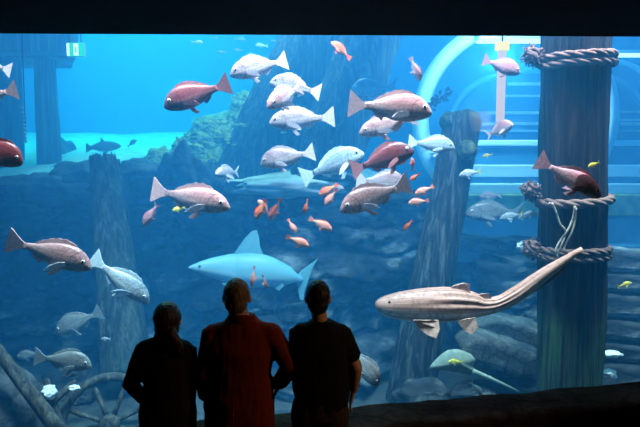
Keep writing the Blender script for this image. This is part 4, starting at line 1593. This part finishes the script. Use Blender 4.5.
person(166, wc_, P3(143, 351), P3(188, 352), P3(132, 383, -.03), P3(140, 404, .08), P3(188, 388, 0), P3(187, 414, .05),
       'woman in dark coat with low ponytail, shortest of the three visitors', M_skin, M_navy, M_navy, M_hairw, .9, bob,
       arms=[(.62, .165, .115, .02, 0), (.80, .17, .12, .02, 0), (.95, .165, .12, .015, 0), (1.08, .155, .112, .01, 0), (mz2(365), .165, .115, 0, 0), (mz2(354), .16, .10, 0, 0), (mz2(345), .11, .08, 0, 0), (mz2(337), .065, .062, 0, 0)],
       sl=(.060, .048), hd=(.074, .108, .092), neck_r=.047, topname='coat',
       hands=((Vector((.4, .5, -.7)), (0, .5, .8), .6), (Vector((0, .2, -1)), (0, 1, 0), .5)))

rc_ = P3(318, 298)
mz3 = lambda py: P3(318, py).z
person(320, rc_, P3(299, 334), P3(343, 335), P3(296, 372, -.03), P3(306, 396, .10), P3(356, 366, -.04), P3(354, 392, .03),
       'man in dark T-shirt with bare forearm, farther along the ledge than the others', M_skin2, M_black, M_trs, M_hairb, .95,
       lambda bm, cc: cap(bm, cc, .080, .098, .100, -.028),
       arms=[(.80, .15, .11, .01, 0), (.90, .165, .118, .01, 0), (1.0, .185, .125, .005, 0), (1.14, .20, .125, 0, 0), (1.28, .205, .13, 0, 0), (mz3(338), .20, .115, 0, 0), (mz3(327), .155, .09, 0, 0), (mz3(320), .08, .068, 0, 0)],
       sleeve=(.5, .40), topname='shirt', sl=(.066, .05), hd=(.072, .113, .095), neck_r=.052, collar=False,
       hands=((Vector((.4, .6, -.6)), (0, .5, .8), .6), (Vector((-.25, .15, -1)), (0, 1, 0), .5)))

# ------------------------------------------------------------------ light
def area(name, loc, target, sx, sy, e, c):
    l = bpy.data.lights.new(name, 'AREA')
    l.shape = 'RECTANGLE'
    l.size = sx
    l.size_y = sy
    l.energy = e
    l.color = c
    o = bpy.data.objects.new(name, l)
    o.location = loc
    o.rotation_euler = (Vector(target) - Vector(loc)).to_track_quat('-Z', 'Y').to_euler()
    col.objects.link(o)
    return o


fl = area('tank_front_lamps', (1.0, gy(1.0) + .19, 6.0), (0, 0, 0), 8.0, .4, 780, (1, .80, .80))
fl.rotation_euler = (Matrix.Rotation(ANG, 3, 'Z') @ Matrix.Rotation(R(7), 3, 'X')).to_euler()
fl.data.spread = R(62)
bl = area('tank_blue_fill', (1.0, gy(1.0) + 2.0, 6.2), (0, 0, 0), 9.0, 1.0, 150, (.08, .32, 1))  # added blue fill for the mid-depth rocks
bl.rotation_euler = (0, 0, ANG)
area('tank_far_fill', (-3.5, 13.0, 9.2), (-3.5, 13.0, 0), 9, 6, 450, (.25, .88, 1))  # added light, brightens the far sand and open water
area('tank_mid_fill', (3.8, 10.0, 8.0), (3.8, 10.0, 0), 6, 4, 120, (.34, .92, 1))  # added light, brightens the water around the tunnel
hl = area('hall_downlight', (3.6, 2.5, 3.0), (0.1, 3.95, 1.3), .3, .3, 4.5, (1, .60, .30))
hl.data.spread = R(75)
area('tank_sand_fill', (-4.6, 13.5, 5.9), (-4.6, 13.5, 2.6), 5.0, 2.2, 650, (.04, 1, .88))  # added green-cyan fill for the far sand
area('tank_reef_fill', (-.9, 9.6, 6.0), (-.9, 10.4, 3.0), 3.2, 1.2, 300, (.9, 1, .6))  # added fill to bring up the coral reef

w = bpy.data.worlds.new('World')
sc.world = w
w.use_nodes = True
bgn = w.node_tree.nodes.get('Background') or w.node_tree.nodes.new('ShaderNodeBackground')
bgn.inputs[0].default_value = (0, 0, 0, 1)
bgn.inputs[1].default_value = 0

sc.view_settings.view_transform = 'Standard'
sc.view_settings.look = 'None'
sc.view_settings.gamma = 1
sc.view_settings.exposure = 0
sc.view_settings.use_curve_mapping = False
cy = sc.cycles
cy.use_denoising = True
cy.max_bounces = 8
cy.volume_bounces = 3
cy.diffuse_bounces = 3
cy.transparent_max_bounces = 16
cy.sample_clamp_indirect = 6
